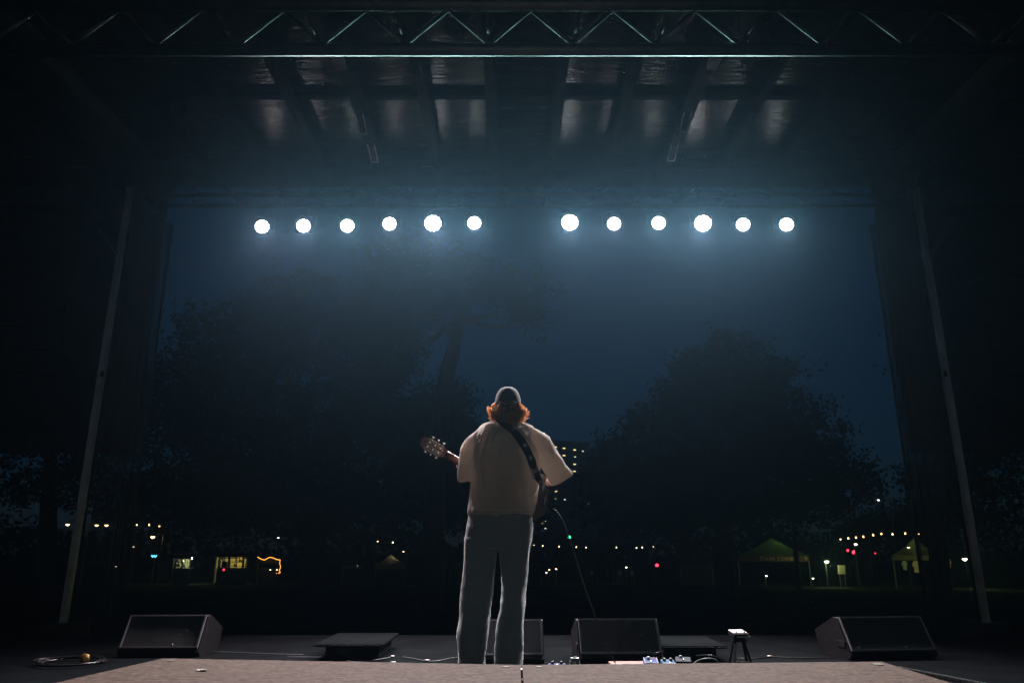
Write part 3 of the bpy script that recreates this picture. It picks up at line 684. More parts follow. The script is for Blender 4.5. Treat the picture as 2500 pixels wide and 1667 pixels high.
# ---------------------------------------------------------------- floor monitors
def grille_mat():
    if 'perforated_grille' in MATS: return MATS['perforated_grille']
    m = mat('perforated_grille', (0.10, 0.102, 0.11), 0.5, 0.3); t = m.node_tree; b = t.nodes['Principled BSDF']
    tc = t.nodes.new('ShaderNodeTexCoord'); mp = t.nodes.new('ShaderNodeMapping'); mp.inputs['Rotation'].default_value = (0, 0, R(45))
    vo = t.nodes.new('ShaderNodeTexVoronoi'); vo.inputs['Scale'].default_value = 62; vo.inputs['Randomness'].default_value = 0.0
    t.links.new(tc.outputs['Object'], mp.inputs[0]); t.links.new(mp.outputs[0], vo.inputs['Vector'])
    cr = t.nodes.new('ShaderNodeValToRGB'); cr.color_ramp.elements[0].position = 0.30; cr.color_ramp.elements[0].color = (0.004, 0.004, 0.005, 1); cr.color_ramp.elements[1].position = 0.42; cr.color_ramp.elements[1].color = (0.10, 0.108, 0.122, 1)
    t.links.new(vo.outputs['Distance'], cr.inputs[0]); t.links.new(cr.outputs[0], b.inputs['Base Color'])
    return m
m_edge = mat('worn_metal_edge', (0.24, 0.25, 0.27), 0.42, 0.5, 0.3, 30)
def wedge(bl_px, br_px, label, d=5.45, h=0.213, back=0.13, z0=0.055, rz=0.0):
    a = on(*bl_px, z0); b = on(*br_px, z0); W = (b - a).length; c = (a + b) / 2
    t = thing('floor_monitor', (c.x, c.y, 0), label, 'monitor speaker', 'floor monitors along the stage front')
    ux = (b - a).normalized(); uy = Vector((-ux.y, ux.x, 0))
    def Q(x, y, z): return Vector((c.x, c.y, 0)) + ux * x + uy * y + Vector((0, 0, z))
    hw = W / 2
    side = [(0.03, 0.0), (-0.02, z0 - 0.02), (-0.006, z0), (back - 0.006, z0 + h), (back + 0.05, z0 + h + 0.005), (back + 0.34, 0.16), (back + 0.28, 0.0)]
    mb = MB(); mb.prism([Q(-hw - 0.012, y, z) for y, z in side], ux * (2 * hw + 0.024)); mb.build('cabinet', m_blackm, t)
    sl = Vector((0, back, h)); n = (uy * -h + Vector((0, 0, back))).normalized(); up = (uy * back + Vector((0, 0, h))).normalized(); H = math.hypot(back, h)
    rot = Matrix((ux, up, n)).transposed(); ctr = Q(0, back / 2, z0 + h / 2)
    me = MB().box((0, 0, 0), (2 * hw - 0.02, H - 0.02, 0.006)).mesh('grille'); g_ = link('grille', me, grille_mat(), t)
    g_.location = ctr + n * 0.012 - wl(t); g_.rotation_euler = rot.to_euler()
    fr = MB(); e = 0.009
    for s_ in (-1, 1):
        fr.box(ctr + ux * s_ * (hw - e / 2) + n * 0.012, (e, H, 0.026), rot); fr.box(ctr + up * s_ * (H / 2 - e / 2) + n * 0.0115, (2 * hw - 2 * e, e, 0.025), rot)
    fr.build('grille_frame', m_edge, t)
    for x, y in ((-0.42, 0.40), (0.12, 0.38), (-0.14, 0.14), (0.30, 0.02), (-0.12, -0.16), (-0.40, -0.40), (0.17, -0.40)):
        MB().lathe(ctr + ux * x * 2 * hw + up * y * H + n * 0.0155, [(0.0048, -0.002), (0.0048, 0.0015), (0.003, 0.003)], 8, rot).build('screw', m_nickel, t)
    MB().box(Q(-hw - 0.016, back * 0.75, 0.1), (0.01, 0.12, 0.04), Matrix((ux, uy, Vector((0, 0, 1)))).transposed()).build('side_handle', m_black, t)
    return t
wedge((1418, 1598), (1614, 1597), 'floor monitor with lit grille just right of the performer')
wedge((1140, 1601), (1325, 1600), 'floor monitor half hidden behind the performer\'s legs')
wedge((292, 1584), (483, 1583), 'dark floor monitor on the left side of the stage')
wedge((2078, 1591), (2282, 1588), 'dark floor monitor on the right side of the stage')

# low black boxes between the monitors
def lowbox(x0, x1, y_front, y_back, ztop, label):
    a = on(x0, y_front, ztop); b = on(x1, y_front, ztop); yb = on((x0 + x1) / 2, y_back, ztop).y
    t = thing('floor_box', ((a.x + b.x) / 2, a.y, 0), label, 'speaker box', 'low boxes at the stage front')
    cx = (a.x + b.x) / 2; w = b.x - a.x
    MB().box((cx, (a.y + yb) / 2, ztop - 0.009), (w, yb - a.y, 0.018), None, 0.004).build('lid', m_floor, t)
    MB().box((cx, (a.y + yb) / 2 + 0.06, (ztop - 0.02) / 2), (w * 0.78, (yb - a.y) * 0.8, ztop - 0.02)).build('case', m_black, t)
    MB().box((cx - w * 0.12, a.y + 0.06 + (yb - a.y) * 0.1 - 0.008, ztop * 0.45), (w * 0.22, 0.012, ztop * 0.4)).build('socket_plate', m_steel, t)
    MB().box((cx, a.y - 0.003, ztop - 0.009), (w * 0.98, 0.004, 0.004)).build('lid_edge', m_steel, t)
lowbox(766, 936, 1572, 1544, 0.105, 'low black floor box with overhanging lid left of the performer')
lowbox(1617, 1776, 1576, 1552, 0.10, 'low black floor box behind the small folding stand')

# ---------------------------------------------------------------- small folding stand with a white-topped box
c = on(1798, 1630, 0); c.y = 5.15; zt = at(1798, 1553, 5.15).z
st = thing('folding_stand', (c.x, c.y, 0), 'small black A-frame stand to the right of the pedals', 'stand')
for sx in (-1, 1):
    for sy in (-1, 1):
        MB().bar((c.x + sx * 0.065, c.y + sy * 0.06, 0.0), (c.x + sx * 0.028, c.y + sy * 0.015, zt - 0.025), 0.014, 0.008).build('leg', m_blackm, st)
MB().box((c.x, c.y, zt - 0.02), (0.085, 0.06, 0.02), None, 0.003).build('hinge_block', m_blackm, st)
MB().bar((c.x - 0.055, c.y, 0.05), (c.x + 0.055, c.y, 0.05), 0.008).build('spreader', m_blackm, st)
zt += 0.002
bx = thing('switch_box', (c.x, c.y, zt - 0.008), 'small white-topped box lying on the folding stand', 'box')
rt = Matrix.Rotation(R(10), 3, 'Z') @ Matrix.Rotation(R(9), 3, 'X')
m_white = mat('white_plate', (0.72, 0.70, 0.69), 0.4, 0, 0.1, 30)
MB().box((c.x, c.y, zt + 0.012), (0.104, 0.088, 0.026), rt, 0.003).build('case', m_black, bx)
MB().box(Vector((c.x, c.y, zt + 0.012)) + rt @ Vector((-.004, 0.004, 0.0165)), (0.094, 0.078, 0.005), rt, 0.0015).build('top_plate', m_white, bx)
MB().box(Vector((c.x, c.y, zt + 0.012)) + rt @ Vector((0.012, -0.0455, -0.004)), (0.092, 0.004, 0.007), rt).build('front_strip', m_white, bx)
for sx in (-1, 1):
    MB().lathe(Vector((c.x, c.y, zt + 0.012)) + rt @ Vector((sx * 0.027, -0.026, 0.019)), [(0.006, 0), (0.006, 0.004), (0.003, 0.005)], 10, rt).build('button', m_black, bx)

# ---------------------------------------------------------------- can, pedalboard, pedals
p = on(1403, 1636, 0); p.y = 4.83; p.x = at(1403, 1616, 4.83).x
can = thing('drink_can', p, 'silver drink can standing on the stage by the riser edge', 'can')
m_can = mat('can_metal', (0.42, 0.45, 0.45), 0.3, 0.8, 0.2, 30)
autosmooth(MB().lathe(p, [(0.024, 0), (0.026, 0.004), (0.033, 0.012), (0.033, 0.098), (0.031, 0.106), (0.0265, 0.116)], 24).build('can_body', m_can, can))
MB().lathe(p, [(0.0275, 0.115), (0.0285, 0.1175), (0.0275, 0.120), (0.0255, 0.1195), (0.025, 0.116), (0.003, 0.1155)], 24).build('lid', mat('can_lid', (0.7, 0.72, 0.72), 0.25, 1.0), can, True)
MB().box(p + Vector((0, -0.006, 0.1175)), (0.012, 0.02, 0.0015)).build('ring_pull', m_nickel, can)
def pedal(px, py, d, w, l, h, col, label, knobs=2, knobcol=None, led=None, trim=None, rz=0.0, tilt=8):
    q = at(px, py, d); base = Vector((q.x, d, 0))
    z = max(h * 0.5, q.z - 0.006)
    t = thing('effects_pedal', (q.x, d, z - h / 2), label, 'effects pedal', 'effects pedals by the riser')
    rot = Matrix.Rotation(R(rz), 3, 'Z') @ Matrix.Rotation(R(tilt), 3, 'X')
    c = Vector((q.x, d, z))
    MB().box(c, (w, l, h), rot, 0.004).build('case', mat('pedal_%02x%02x%02x' % tuple(int(255 * k) for k in col), col, 0.7, 0, 0.2, 30, spec=0.15), t)
    if trim:
        mt = mat('pedal_trim_%d' % int(trim[2] * 100), trim, 0.6)
        tr_ = MB()
        for s_ in (-1, 1):
            tr_.box(c + rot @ Vector((s_ * (w / 2 - 0.004), 0, h / 2 + 0.0012)), (0.004, l * 0.95, 0.002), rot); tr_.box(c + rot @ Vector((0, s_ * (l / 2 - 0.006), h / 2 + 0.0014)), (w * 0.8, 0.004, 0.002), rot)
        tr_.build('trim', mt, t)
    for k in range(knobs):
        x = (k - (knobs - 1) / 2) * w * 0.5 / max(1, knobs - 1) if knobs > 1 else -w * 0.15
        MB().lathe(c + rot @ Vector((x, l * 0.25, h / 2)), [(0.0105, 0), (0.010, 0.012), (0.008, 0.0145), (0.002, 0.015)], 14, rot).build('knob', mat('knob_%d' % int((knobcol or (.05,) * 3)[1] * 100), knobcol or (0.05, 0.05, 0.05), 0.4), t, True)
    if led: MB().ball(c + rot @ Vector((w * 0.22, l * 0.18, h / 2 + 0.003)), 0.0055, 8, 6).build('indicator', glow('indicator_%d%d' % (led[0] * 9, led[2] * 9), led, 0.35), t)
    MB().lathe(c + rot @ Vector((0, -l * 0.28, h / 2)), [(0.006, 0), (0.006, 0.008), (0.0025, 0.009)], 10, rot).build('footswitch', m_nickel, t)
pb = at(1535, 1618, 5.02); bd_ = thing('pedalboard', (pb.x, 5.02, 0), 'reddish brown wooden pedalboard half hidden by the riser', 'pedalboard')
zb = pb.z
MB().box((pb.x, 5.03, zb - 0.01), (0.23, 0.16, 0.02), Matrix.Rotation(R(2), 3, 'Z'), 0.003).build('board', mat('red_brown_board', (0.30, 0.16, 0.13), 0.55, 0, 0.3, 20, 0.2, 60), bd_)
for sx in (-1, 1): MB().box((pb.x + sx * 0.09, 5.03, (zb - 0.02) / 2), (0.03, 0.14, max(0.01, zb - 0.021))).build('foot', m_black, bd_)
for k in range(7): MB().lathe((pb.x - 0.09 + 0.03 * k, 4.965, zb), [(0.004, 0), (0.004, 0.003), (0.002, 0.004)], 8).build('rivet', m_nickel, bd_)
pedal(1589, 1617, 5.0, 0.088, 0.10, 0.04, (0.05, 0.08, 0.22), 'blue effects pedal with white trim, grey knob and red light', 1, (0.28, 0.34, 0.36), (1, 0.02, 0.04), (0.25, 0.26, 0.3), -4, 12)
pedal(1632, 1619, 5.06, 0.085, 0.09, 0.035, (0.06, 0.13, 0.22), 'light blue effects pedal beside the white-trimmed one', 2, (0.03, 0.03, 0.03), None, None, 5, 14)
pedal(1668, 1613, 5.25, 0.10, 0.12, 0.04, (0.03, 0.038, 0.05), 'dark slate effects pedal with steel footswitch near the stand', 1, (0.3, 0.3, 0.3), None, None, -10, 6)
pedal(1642, 1625, 4.93, 0.075, 0.06, 0.03, (0.30, 0.25, 0.22), 'pale tan effects pedal at the riser edge', 0, None, None, None, 0, 8)
pedal(1360, 1625, 4.95, 0.11, 0.08, 0.03, (0.05, 0.06, 0.14), 'flat navy effects pedal left of the drink can', 2, (0.02, 0.02, 0.02), None, None, 0, 6)

# ---------------------------------------------------------------- loose cables and small things on the stage
m_cab = mat('cable_jacket', (0.028, 0.03, 0.03), 0.3); m_cabg = mat('cable_jacket_grey', (0.12, 0.14, 0.14), 0.4)
def cable(pts, label, r=0.004, m=None, conn=()):
    P = []
    for q in pts:
        P.append(on(q[0], q[1], q[2] if len(q) > 2 else r + 0.001))
    t = thing('cable', P[0], label, 'cable', 'cables on the stage')
    MB().tube(catmull(P, 6), r, 6).build('jacket', m or m_cab, t, True)
    for i in conn:
        a = P[i]; b = P[min(i + 1, len(P) - 1)] if i < len(P) - 1 else P[i - 1]
        d = (b - a).normalized() * 0.035
        MB().tube([a - d * 0.5 + Vector((0, 0, 0.004)), a + d * 0.5 + Vector((0, 0, 0.004))], [0.008, 0.007], 8).build('plug', mat('pale_plug', (0.5, 0.5, 0.46), 0.4, 0.5), t, True)
cable([(826, 1588, 0.05), (840, 1598, 0.02), (870, 1608), (905, 1611), (935, 1607), (958, 1603)], 'thin cable curling from the low box left of the performer', 0.004, m_cabg, (5,))
cable([(985, 1603), (1010, 1607), (1042, 1613), (1070, 1612), (1095, 1607), (1122, 1603)], 'thin cable running to the performer\'s left heel', 0.004, m_cabg, (2,))
cable([(700, 1603), (760, 1603), (800, 1604), (860, 1614), (960, 1618), (1100, 1620)], 'long flat cable along the riser front edge at left', 0.003, m_cabg, (4,))
cable([(1180, 1625), (1200, 1621), (1216, 1617), (1240, 1616), (1330, 1612)], 'pale cable passing between the performer\'s feet', 0.003, mat('pale_cable', (0.4, 0.4, 0.4), 0.4))
cable([(1325, 1620), (1340, 1614), (1352, 1612, .03), (1345, 1618), (1375, 1622)], 'small loop of cable behind the drink can', 0.004, m_cab)
cable([(1594, 1600, .05), (1606, 1592, .08), (1625, 1590, .06), (1650, 1600, .03), (1668, 1612)], 'cable arching over the corner of the lit monitor', 0.004, m_cab)
cable([(1690, 1624, .02), (1704, 1612, .05), (1724, 1607, .07), (1745, 1609, .06), (1762, 1622, .01)], 'arched bare cable loop left of the folding stand', 0.005, m_cabg)
cable([(1700, 1600, .04), (1730, 1598, .07), (1755, 1606, .05), (1770, 1618), (1800, 1622)], 'black cable looping behind the folding stand', 0.004, m_cab)
cable([(1790, 1606), (1850, 1606), (1880, 1603), (1960, 1605), (2040, 1604)], 'straight cable running right from the folding stand', 0.004, m_cab, (2,))
cable([(520, 1590), (600, 1593), (680, 1596), (740, 1597)], 'straight cable on the dark floor left of the low box', 0.003, m_cabg)
# coiled cable with a brass plug at left
cc_ = on(170, 1617, 0.01); t = thing('coiled_cable', cc_, 'loose coil of black cable with a brass plug at the left', 'cable')
P = []
for k in range(60):
    a = 2 * math.pi * k / 22; P.append(cc_ + Vector(((0.21 + 0.025 * math.sin(a * 1.7)) * math.cos(a), (0.19 + 0.02 * math.sin(a * .7)) * math.sin(a), 0.004 + 0.0035 * (k // 22) * 2)))
MB().tube(P, 0.006, 6).build('jacket', mat('black_glossy_cable', (0.03, 0.03, 0.032), 0.22), t, True)
q = on(207, 1607, 0.03); mb = MB(); rotp = Matrix.Rotation(R(90), 3, 'X') @ Matrix.Rotation(R(35), 3, 'Y')
mb.lathe(q, [(0.022, -0.05), (0.03, -0.046), (0.032, -0.01), (0.027, -0.006), (0.027, 0.03), (0.02, 0.034), (0.018, 0.05), (0.006, 0.052)], 18, rotp)
autosmooth(mb.build('plug', mat('brass_plug', (0.35, 0.22, 0.06), 0.35, 0.7, 0.3, 30), t))
# segmented cable guard right of the riser
t = thing('cable_guard', on(2240, 1634), 'segmented black cable guard on the floor right of the riser', 'cable guard')
A, B = on(2195, 1630, 0.012), on(2430, 1676, 0.012)
for k in range(30):
    a = A.lerp(B, k / 30); b = A.lerp(B, (k + 0.72) / 30); mb = MB(); mb.bar(a, b, 0.035, 0.016); mb.build('segment', m_rubber if k % 2 else m_blackm, t)
    MB().bar(a.lerp(b, 0.15) + Vector((0, 0, 0.0095)), a.lerp(b, 0.85) + Vector((0, 0, 0.0095)), 0.012, 0.003).build('pale_strip', m_cabg, t)

# ================================================================ the field beyond the stage
def fp(px, py, d): return at(px, py, d)
# ---------------------------------------------------------------- trees
def tree(name, trunk, blobs, d, label, n_leaf, seed, leaf=0.32, deep=3.0, tw=0.35, group='trees round the field'):
    rng = np.random.default_rng(seed); rnd = random.Random(seed)
    base = fp(trunk[0][0], 1400, d); base.z = GZ
    t = thing(name, base, label, 'tree', group)
    pts = [base] + [fp(x, y, d) for x, y in trunk[1:]]
    rr = [tw * (1 - 0.55 * k / (len(pts) - 1)) for k in range(len(pts))]; rr[0] *= 1.25
    cp_ = catmull(pts, 5); mb = MB(); m_ = len(cp_)
    mb.tube(cp_, [rr[0] + (rr[-1] - rr[0]) * k / (m_ - 1) for k in range(m_)], 10)
    cs = []; 
    for (bx, by, rx, ry) in blobs:
        c = fp(bx, by, d); e = fp(bx + rx, by, d); f = fp(bx, by - ry, d)
        cs.append((c, e.x - c.x, f.z - c.z))
        s = cp_[int(m_ * rnd.uniform(0.55, 0.95))]
        c2 = c + Vector((0, rnd.uniform(-deep, deep) * 0.4, -0.2 * (f.z - c.z)))
        mid = s.lerp(c2, 0.5) + Vector((rnd.uniform(-.4, .4), rnd.uniform(-.4, .4), -0.3))
        mb.tube(catmull([s, mid, c2], 4), [tw * 0.45 * (1 - 0.09 * k) for k in range(9)], 7)
        for q in range(4):
            e2 = c2 + Vector((rnd.uniform(-1, 1) * (e.x - c.x) * 0.75, rnd.uniform(-1, 1) * deep * .6, rnd.uniform(-0.5, 0.8) * (f.z - c.z)))
            mb.tube([c2, c2.lerp(e2, 0.5) + Vector((0, 0, 0.2)), e2], [tw * 0.2, tw * 0.13, tw * 0.05], 5)
    mb.build('trunk', m_bark, t, True)
    area = np.array([a * b for _, a, b in cs]); pr_ = area / area.sum(); V = []
    ncl = n_leaf // 22
    ids = rng.choice(len(cs), ncl, p=pr_)
    dirs = rng.normal(size=(ncl, 3)); dirs /= np.linalg.norm(dirs, axis=1)[:, None]
    rad = rng.random(ncl) ** 0.42 * (1 + 0.12 * rng.normal(size=ncl))
    cen = np.array([tuple(cs[i][0]) for i in ids]); sc = np.array([(cs[i][1], deep * min(1, cs[i][1] / 3 + .35), cs[i][2]) for i in ids])
    cl = cen + dirs * rad[:, None] * sc
    csz = rng.uniform(0.35, 0.95, ncl)
    lc = np.repeat(cl, 22, axis=0) + rng.normal(size=(ncl * 22, 3)) * np.repeat(csz, 22)[:, None] * np.array([0.55, 0.55, 0.4])
    n = len(lc); u = rng.normal(size=(n, 3)); u /= np.linalg.norm(u, axis=1)[:, None]; w = np.cross(u, rng.normal(size=(n, 3))); w /= np.linalg.norm(w, axis=1)[:, None]
    s1 = (leaf * rng.uniform(0.5, 1.1, n))[:, None]; s2 = s1 * 0.55
    vt = np.stack([lc - u * s1 * .5, lc + w * s2 * .5, lc + u * s1 * .5, lc - w * s2 * .5], 1).reshape(-1, 3) - np.array(tuple(base))
    me = bpy.data.meshes.new('crown'); me.vertices.add(n * 4); me.vertices.foreach_set('co', vt.ravel().astype(np.float32))
    me.loops.add(n * 4); me.loops.foreach_set('vertex_index', np.arange(n * 4, dtype=np.int32)); me.polygons.add(n)
    me.polygons.foreach_set('loop_start', np.arange(0, n * 4, 4, dtype=np.int32)); me.polygons.foreach_set('loop_total', np.full(n, 4, np.int32)); me.update(); me.validate()
    link('crown', me, m_leaf, t)
tree('broadleaf_tree', [(765, 1400), (765, 1250), (735, 1050), (700, 900)], [(560, 880, 150, 150), (760, 800, 190, 130), (480, 1080, 110, 170), (680, 1050, 200, 180), (890, 960, 120, 150), (900, 1140, 150, 150), (560, 1190, 130, 100), (740, 1220, 170, 90), (450, 960, 70, 120)], 38,
     'huge dense dark tree filling the left of the field', 42000, 1, 0.34, 4.5, 0.55)
tree('tall_tree', [(1058, 1400), (1062, 1200), (1082, 960), (1108, 850), (1128, 760), (1150, 660)], [(1060, 735, 60, 55), (1150, 690, 110, 50), (1270, 715, 75, 55), (1290, 770, 45, 40), (940, 770, 90, 110), (960, 860, 70, 60), (1010, 640, 140, 60)], 33,
     'tall tree with bare leaning trunk left of the performer\'s cap', 13000, 2, 0.30, 2.2, 0.42)
tree('bushy_tree', [(1060, 1400), (1065, 1200), (1075, 1080)], [(1060, 1010, 70, 70), (1110, 1060, 70, 90), (1010, 1090, 110, 110), (1080, 1180, 120, 90), (1120, 960, 36, 34)], 46,
     'low bushy dark tree right behind the guitar headstock', 15000, 3, 0.36, 3.0, 0.3)
tree('broadleaf_tree', [(1768, 1400), (1768, 1250), (1780, 1100), (1790, 950)], [(1770, 880, 110, 60), (1690, 930, 70, 70), (1860, 950, 90, 80), (1760, 1020, 170, 110), (1930, 1060, 110, 90), (1610, 1080, 100, 100), (1560, 1020, 36, 36), (2000, 1140, 100, 80), (1840, 1160, 210, 110), (1650, 1200, 170, 110), (2060, 1190, 70, 60)], 44,
     'large peaked dark tree filling the right of the field', 40000, 4, 0.36, 4.2, 0.5)
tree('round_tree', [(1490, 1400), (1490, 1260), (1490, 1150)], [(1490, 1110, 60, 54), (1540, 1150, 80, 80), (1455, 1180, 60, 80), (1500, 1240, 110, 70)], 75,
     'round-topped dark tree beside the far apartment tower', 9000, 5, 0.5, 4.0, 0.35)
tree('broadleaf_tree', [(2290, 1400), (2290, 1250), (2300, 1000)], [(2330, 850, 120, 150), (2400, 1000, 130, 160), (2260, 1160, 60, 60), (2380, 1180, 130, 110), (2300, 1240, 80, 60)], 42,
     'dark tree at the right edge behind the column', 16000, 6, 0.36, 4.0, 0.45)
tree('broadleaf_tree', [(120, 1400), (120, 1200), (130, 900)], [(60, 760, 140, 150), (180, 900, 110, 150), (60, 1000, 130, 140), (220, 1090, 70, 90), (330, 1000, 36, 130), (300, 1190, 90, 70), (90, 1190, 130, 70)], 40,
     'dark tree at the left edge behind the column', 18000, 7, 0.36, 4.0, 0.45)
tree('round_tree', [(1180, 1400), (1185, 1300), (1190, 1200)], [(1190, 1180, 100, 90), (1270, 1230, 80, 70), (1130, 1250, 100, 60)], 70,
     'dark round tree directly behind the performer', 7000, 8, 0.5, 4.0, 0.35)
tree('broadleaf_tree', [(400, 1400), (400, 1300), (420, 1220)], [(400, 1200, 110, 70), (520, 1240, 100, 60), (300, 1250, 70, 40)], 68,
     'dark tree above the lit stalls at left', 6000, 9, 0.5, 4.0, 0.35)
tree('broadleaf_tree', [(900, 1400), (900, 1300), (900, 1220)], [(880, 1230, 120, 70), (1000, 1250, 110, 60), (720, 1260, 110, 55)], 72,
     'dark tree above the stalls left of the performer', 7000, 10, 0.5, 4.0, 0.35)
tree('broadleaf_tree', [(1660, 1400), (1660, 1300), (1680, 1240)], [(1680, 1240, 140, 60), (1830, 1250, 110, 55), (1960, 1250, 100, 50), (1590, 1270, 90, 40)], 70,
     'dark tree above the stall with letters on its valance', 8000, 11, 0.5, 4.0, 0.35)
tree('broadleaf_tree', [(2120, 1400), (2120, 1330), (2125, 1300)], [(2110, 1290, 80, 36), (2210, 1280, 70, 40)], 72,
     'dark tree under the yellow street light', 3500, 12, 0.45, 3.0, 0.3)
# bare trunk in front of the lettered stall
a = fp(1950, 1425, 50)
tt = thing('bare_trunk', (a.x, 50, GZ), 'dark bare tree trunk standing before the lettered stall', 'tree')
MB().tube([(a.x, 50, GZ), (a.x, 50, 0.2), (a.x + .1, 50, 2.6)], [0.2, 0.17, 0.15], 10).build('trunk', m_bark, tt, True)
# far wood that closes the field
rng = np.random.default_rng(77); N_ = 26000
xx = rng.uniform(-150, 150, N_); yy = rng.uniform(118, 135, N_)
hh = 7.0 + 2.2 * np.sin(xx * 0.11) + 1.5 * np.sin(xx * 0.31 + 1) + 1.0 * np.sin(xx * 0.83)
gap = (np.abs(xx - 8) < 14); hh = np.where(gap, hh * 0.55, hh)
zz = GZ + rng.random(N_) ** 0.8 * hh
lc = np.stack([xx, yy, zz], 1); u = rng.normal(size=(N_, 3)); u /= np.linalg.norm(u, axis=1)[:, None]; w = np.cross(u, rng.normal(size=(N_, 3))); w /= np.linalg.norm(w, axis=1)[:, None]
s1 = rng.uniform(0.5, 1.3, N_)[:, None]
vt = np.stack([lc - u * s1 * .5, lc + w * s1 * .35, lc + u * s1 * .5, lc - w * s1 * .35], 1).reshape(-1, 3)
me = bpy.data.meshes.new('woods'); me.from_pydata([tuple(v) for v in vt], [], [(4 * k, 4 * k + 1, 4 * k + 2, 4 * k + 3) for k in range(N_)])
tag(link('woods', me, m_leaf), 'dark far-off wood closing the field behind the stalls', None, None, 'stuff')
# ---------------------------------------------------------------- far apartment tower
TD = 300; zr = fp(1390, 1080, TD).z; xl = fp(1300, 1200, TD).x; xr = fp(1443, 1200, TD).x
tw_ = thing('apartment_tower', ((xl + xr) / 2, TD, GZ), 'distant dark apartment tower with scattered lit windows', 'building')
m_conc = mat('dark_concrete', (0.16, 0.16, 0.15), 0.85, 0, 0.2, 0.1)
MB().box(((xl + xr) / 2, TD + 8, (zr + GZ) / 2), (xr - xl, 16, zr - GZ)).build('wall', m_conc, tw_)
rfm = MB(); rfm.prism([(xl - .5, TD - .5, zr), (xl - .5, TD - .5, zr + 1.8), ((xl + xr) / 2, TD - .5, zr + 0.6), (xr + .5, TD - .5, zr + 0.1), (xr + .5, TD - .5, zr - 0.01)], (0, 17, 0)); rfm.build('roof', m_conc, tw_)
m_lit = [glow('window_warm', (1.0, 0.82, 0.32), 1.3), glow('window_cool', (0.85, 0.95, 0.75), 0.9), glow('window_dim', (0.9, 0.6, 0.25), 0.35)]
m_dk = mat('dark_glass', (0.01, 0.012, 0.014), 0.1)
lit = [(1356.5, 1091, 0), (1377, 1094, 0), (1403, 1098, 0), (1423, 1101, 1), (1377, 1111.5, 0), (1404, 1115, 1), (1403, 1133, 0), (1403, 1150, 0), (1423, 1171, 1), (1357, 1199, 0), (1356.5, 1217, 2), (1379, 1219, 1), (1331, 1271, 1), (1324, 1277, 2), (1331.5, 1289.5, 1), (1324, 1297, 2), (1436, 1229.6, 0)]
def window(px, py, m, w=1.15, h=0.55):
    q = fp(px, py, TD - 0.05)
    f = MB(); f.box((q.x, TD - 0.04, q.z), (w + 0.25, 0.08, h + 0.25)); fo = f.build('window', m_conc, tw_)
    MB().box((q.x, TD - 0.1, q.z), (w, 0.06, h)).build('pane', m, fo)
for px, py, k in lit: window(px, py, m_lit[k], 1.05 if k == 0 else 0.7, 0.38 if k == 0 else 0.36)
for j in range(13):
    for i in range(6):
        px, py = 1313 + 22 * i, 1096 + 17.6 * j + (px - 1313) * 0.0
        py = 1088 + 17.6 * j + 4.2 * i * 0.75
        if all(abs(px - a) > 10 or abs(py - b) > 8 for a, b, _ in lit): window(px, py, m_dk)
ob = thing('low_block', (fp(1478, 1300, 250).x, 250, GZ), 'low distant block with two faint windows right of the tower', 'building')
xa, xb, zt_ = fp(1452, 1200, 250).x, fp(1560, 1200, 250).x, fp(1500, 1085, 250).z
MB().box(((xa + xb) / 2, 256, (zt_ + GZ) / 2), (xb - xa, 12, zt_ - GZ)).build('wall', m_conc, ob)
for px, k in ((1468, 1), (1478.5, 2)):
    q = fp(px, 1098, 250); MB().box((q.x, 249.96, q.z), (0.6, 0.1, 0.6)).build('window', m_lit[k], ob)

# ---------------------------------------------------------------- bulbs on strings, lamps
g_warm = glow('bulb_warm', (1.0, 0.62, 0.25), 6.0); g_pale = glow('bulb_pale', (1.0, 0.76, 0.42), 4.0); g_cool = glow('bulb_cool', (0.8, 1.0, 0.75), 6.0); g_dim = glow('bulb_dim', (0.9, 0.75, 0.5), 1.0)
m_wire = mat('wire', (0.02, 0.02, 0.02), 0.6)
def string(name, pts, d, label, r=0.055, m=None, ends=True):
    P = [fp(x, y, d) for x, y in pts]; t = thing(name, P[0], label, 'string lights', 'strings of bulbs over the field')
    off = Vector((0, 0, 0.14))
    W = []
    for a, b in zip(P[:-1], P[1:]): W += [a + off, (a + b) / 2 + off - Vector((0, 0, min(0.25, 0.06 * (b - a).length)))]
    W.append(P[-1] + off); MB().tube(W, 0.012, 4).build('wire', m_wire, t)
    for k, q in enumerate(P):
        mm = m or g_warm
        mb = MB(); mb.lathe(q, [(r * .15, -r), (r * .7, -r * .7), (r, 0), (r * .8, r * .55), (r * .4, r * 1.0), (r * .35, r * 1.5)], 8); mb.build('bulb', mm, t, True)
    if ends:
        for q in (P[0], P[-1]): MB().tube([(q.x, d, GZ), (q.x, d, q.z + 0.16)], 0.04, 6).build('pole', m_steel, t)
string('string_lights', [(2052, 1316), (2071, 1314), (2090, 1312), (2108, 1310), (2132, 1306), (2152, 1303), (2179, 1304), (2210, 1302), (2243, 1303)], 58, 'rising string of warm bulbs over the stalls at right')
string('string_lights', [(1304, 1330), (1325, 1332), (1365, 1334), (1407, 1335), (1431, 1336), (1505, 1336), (1554, 1337), (1568, 1336), (1595, 1334)], 60, 'long string of small pale bulbs just right of the performer', 0.042, g_pale)
string('string_lights', [(334, 1281), (364, 1281), (389, 1284)], 62, 'short string of three small orange bulbs at left', 0.055)
string('string_lights', [(922, 1321), (959, 1324), (985, 1346)], 60, 'short string of three bulbs left of the performer', 0.05, g_pale)
string('string_lights', [(1765, 1330), (1788, 1330)], 60, 'pair of pale bulbs above the lettered stall', 0.045, g_pale)
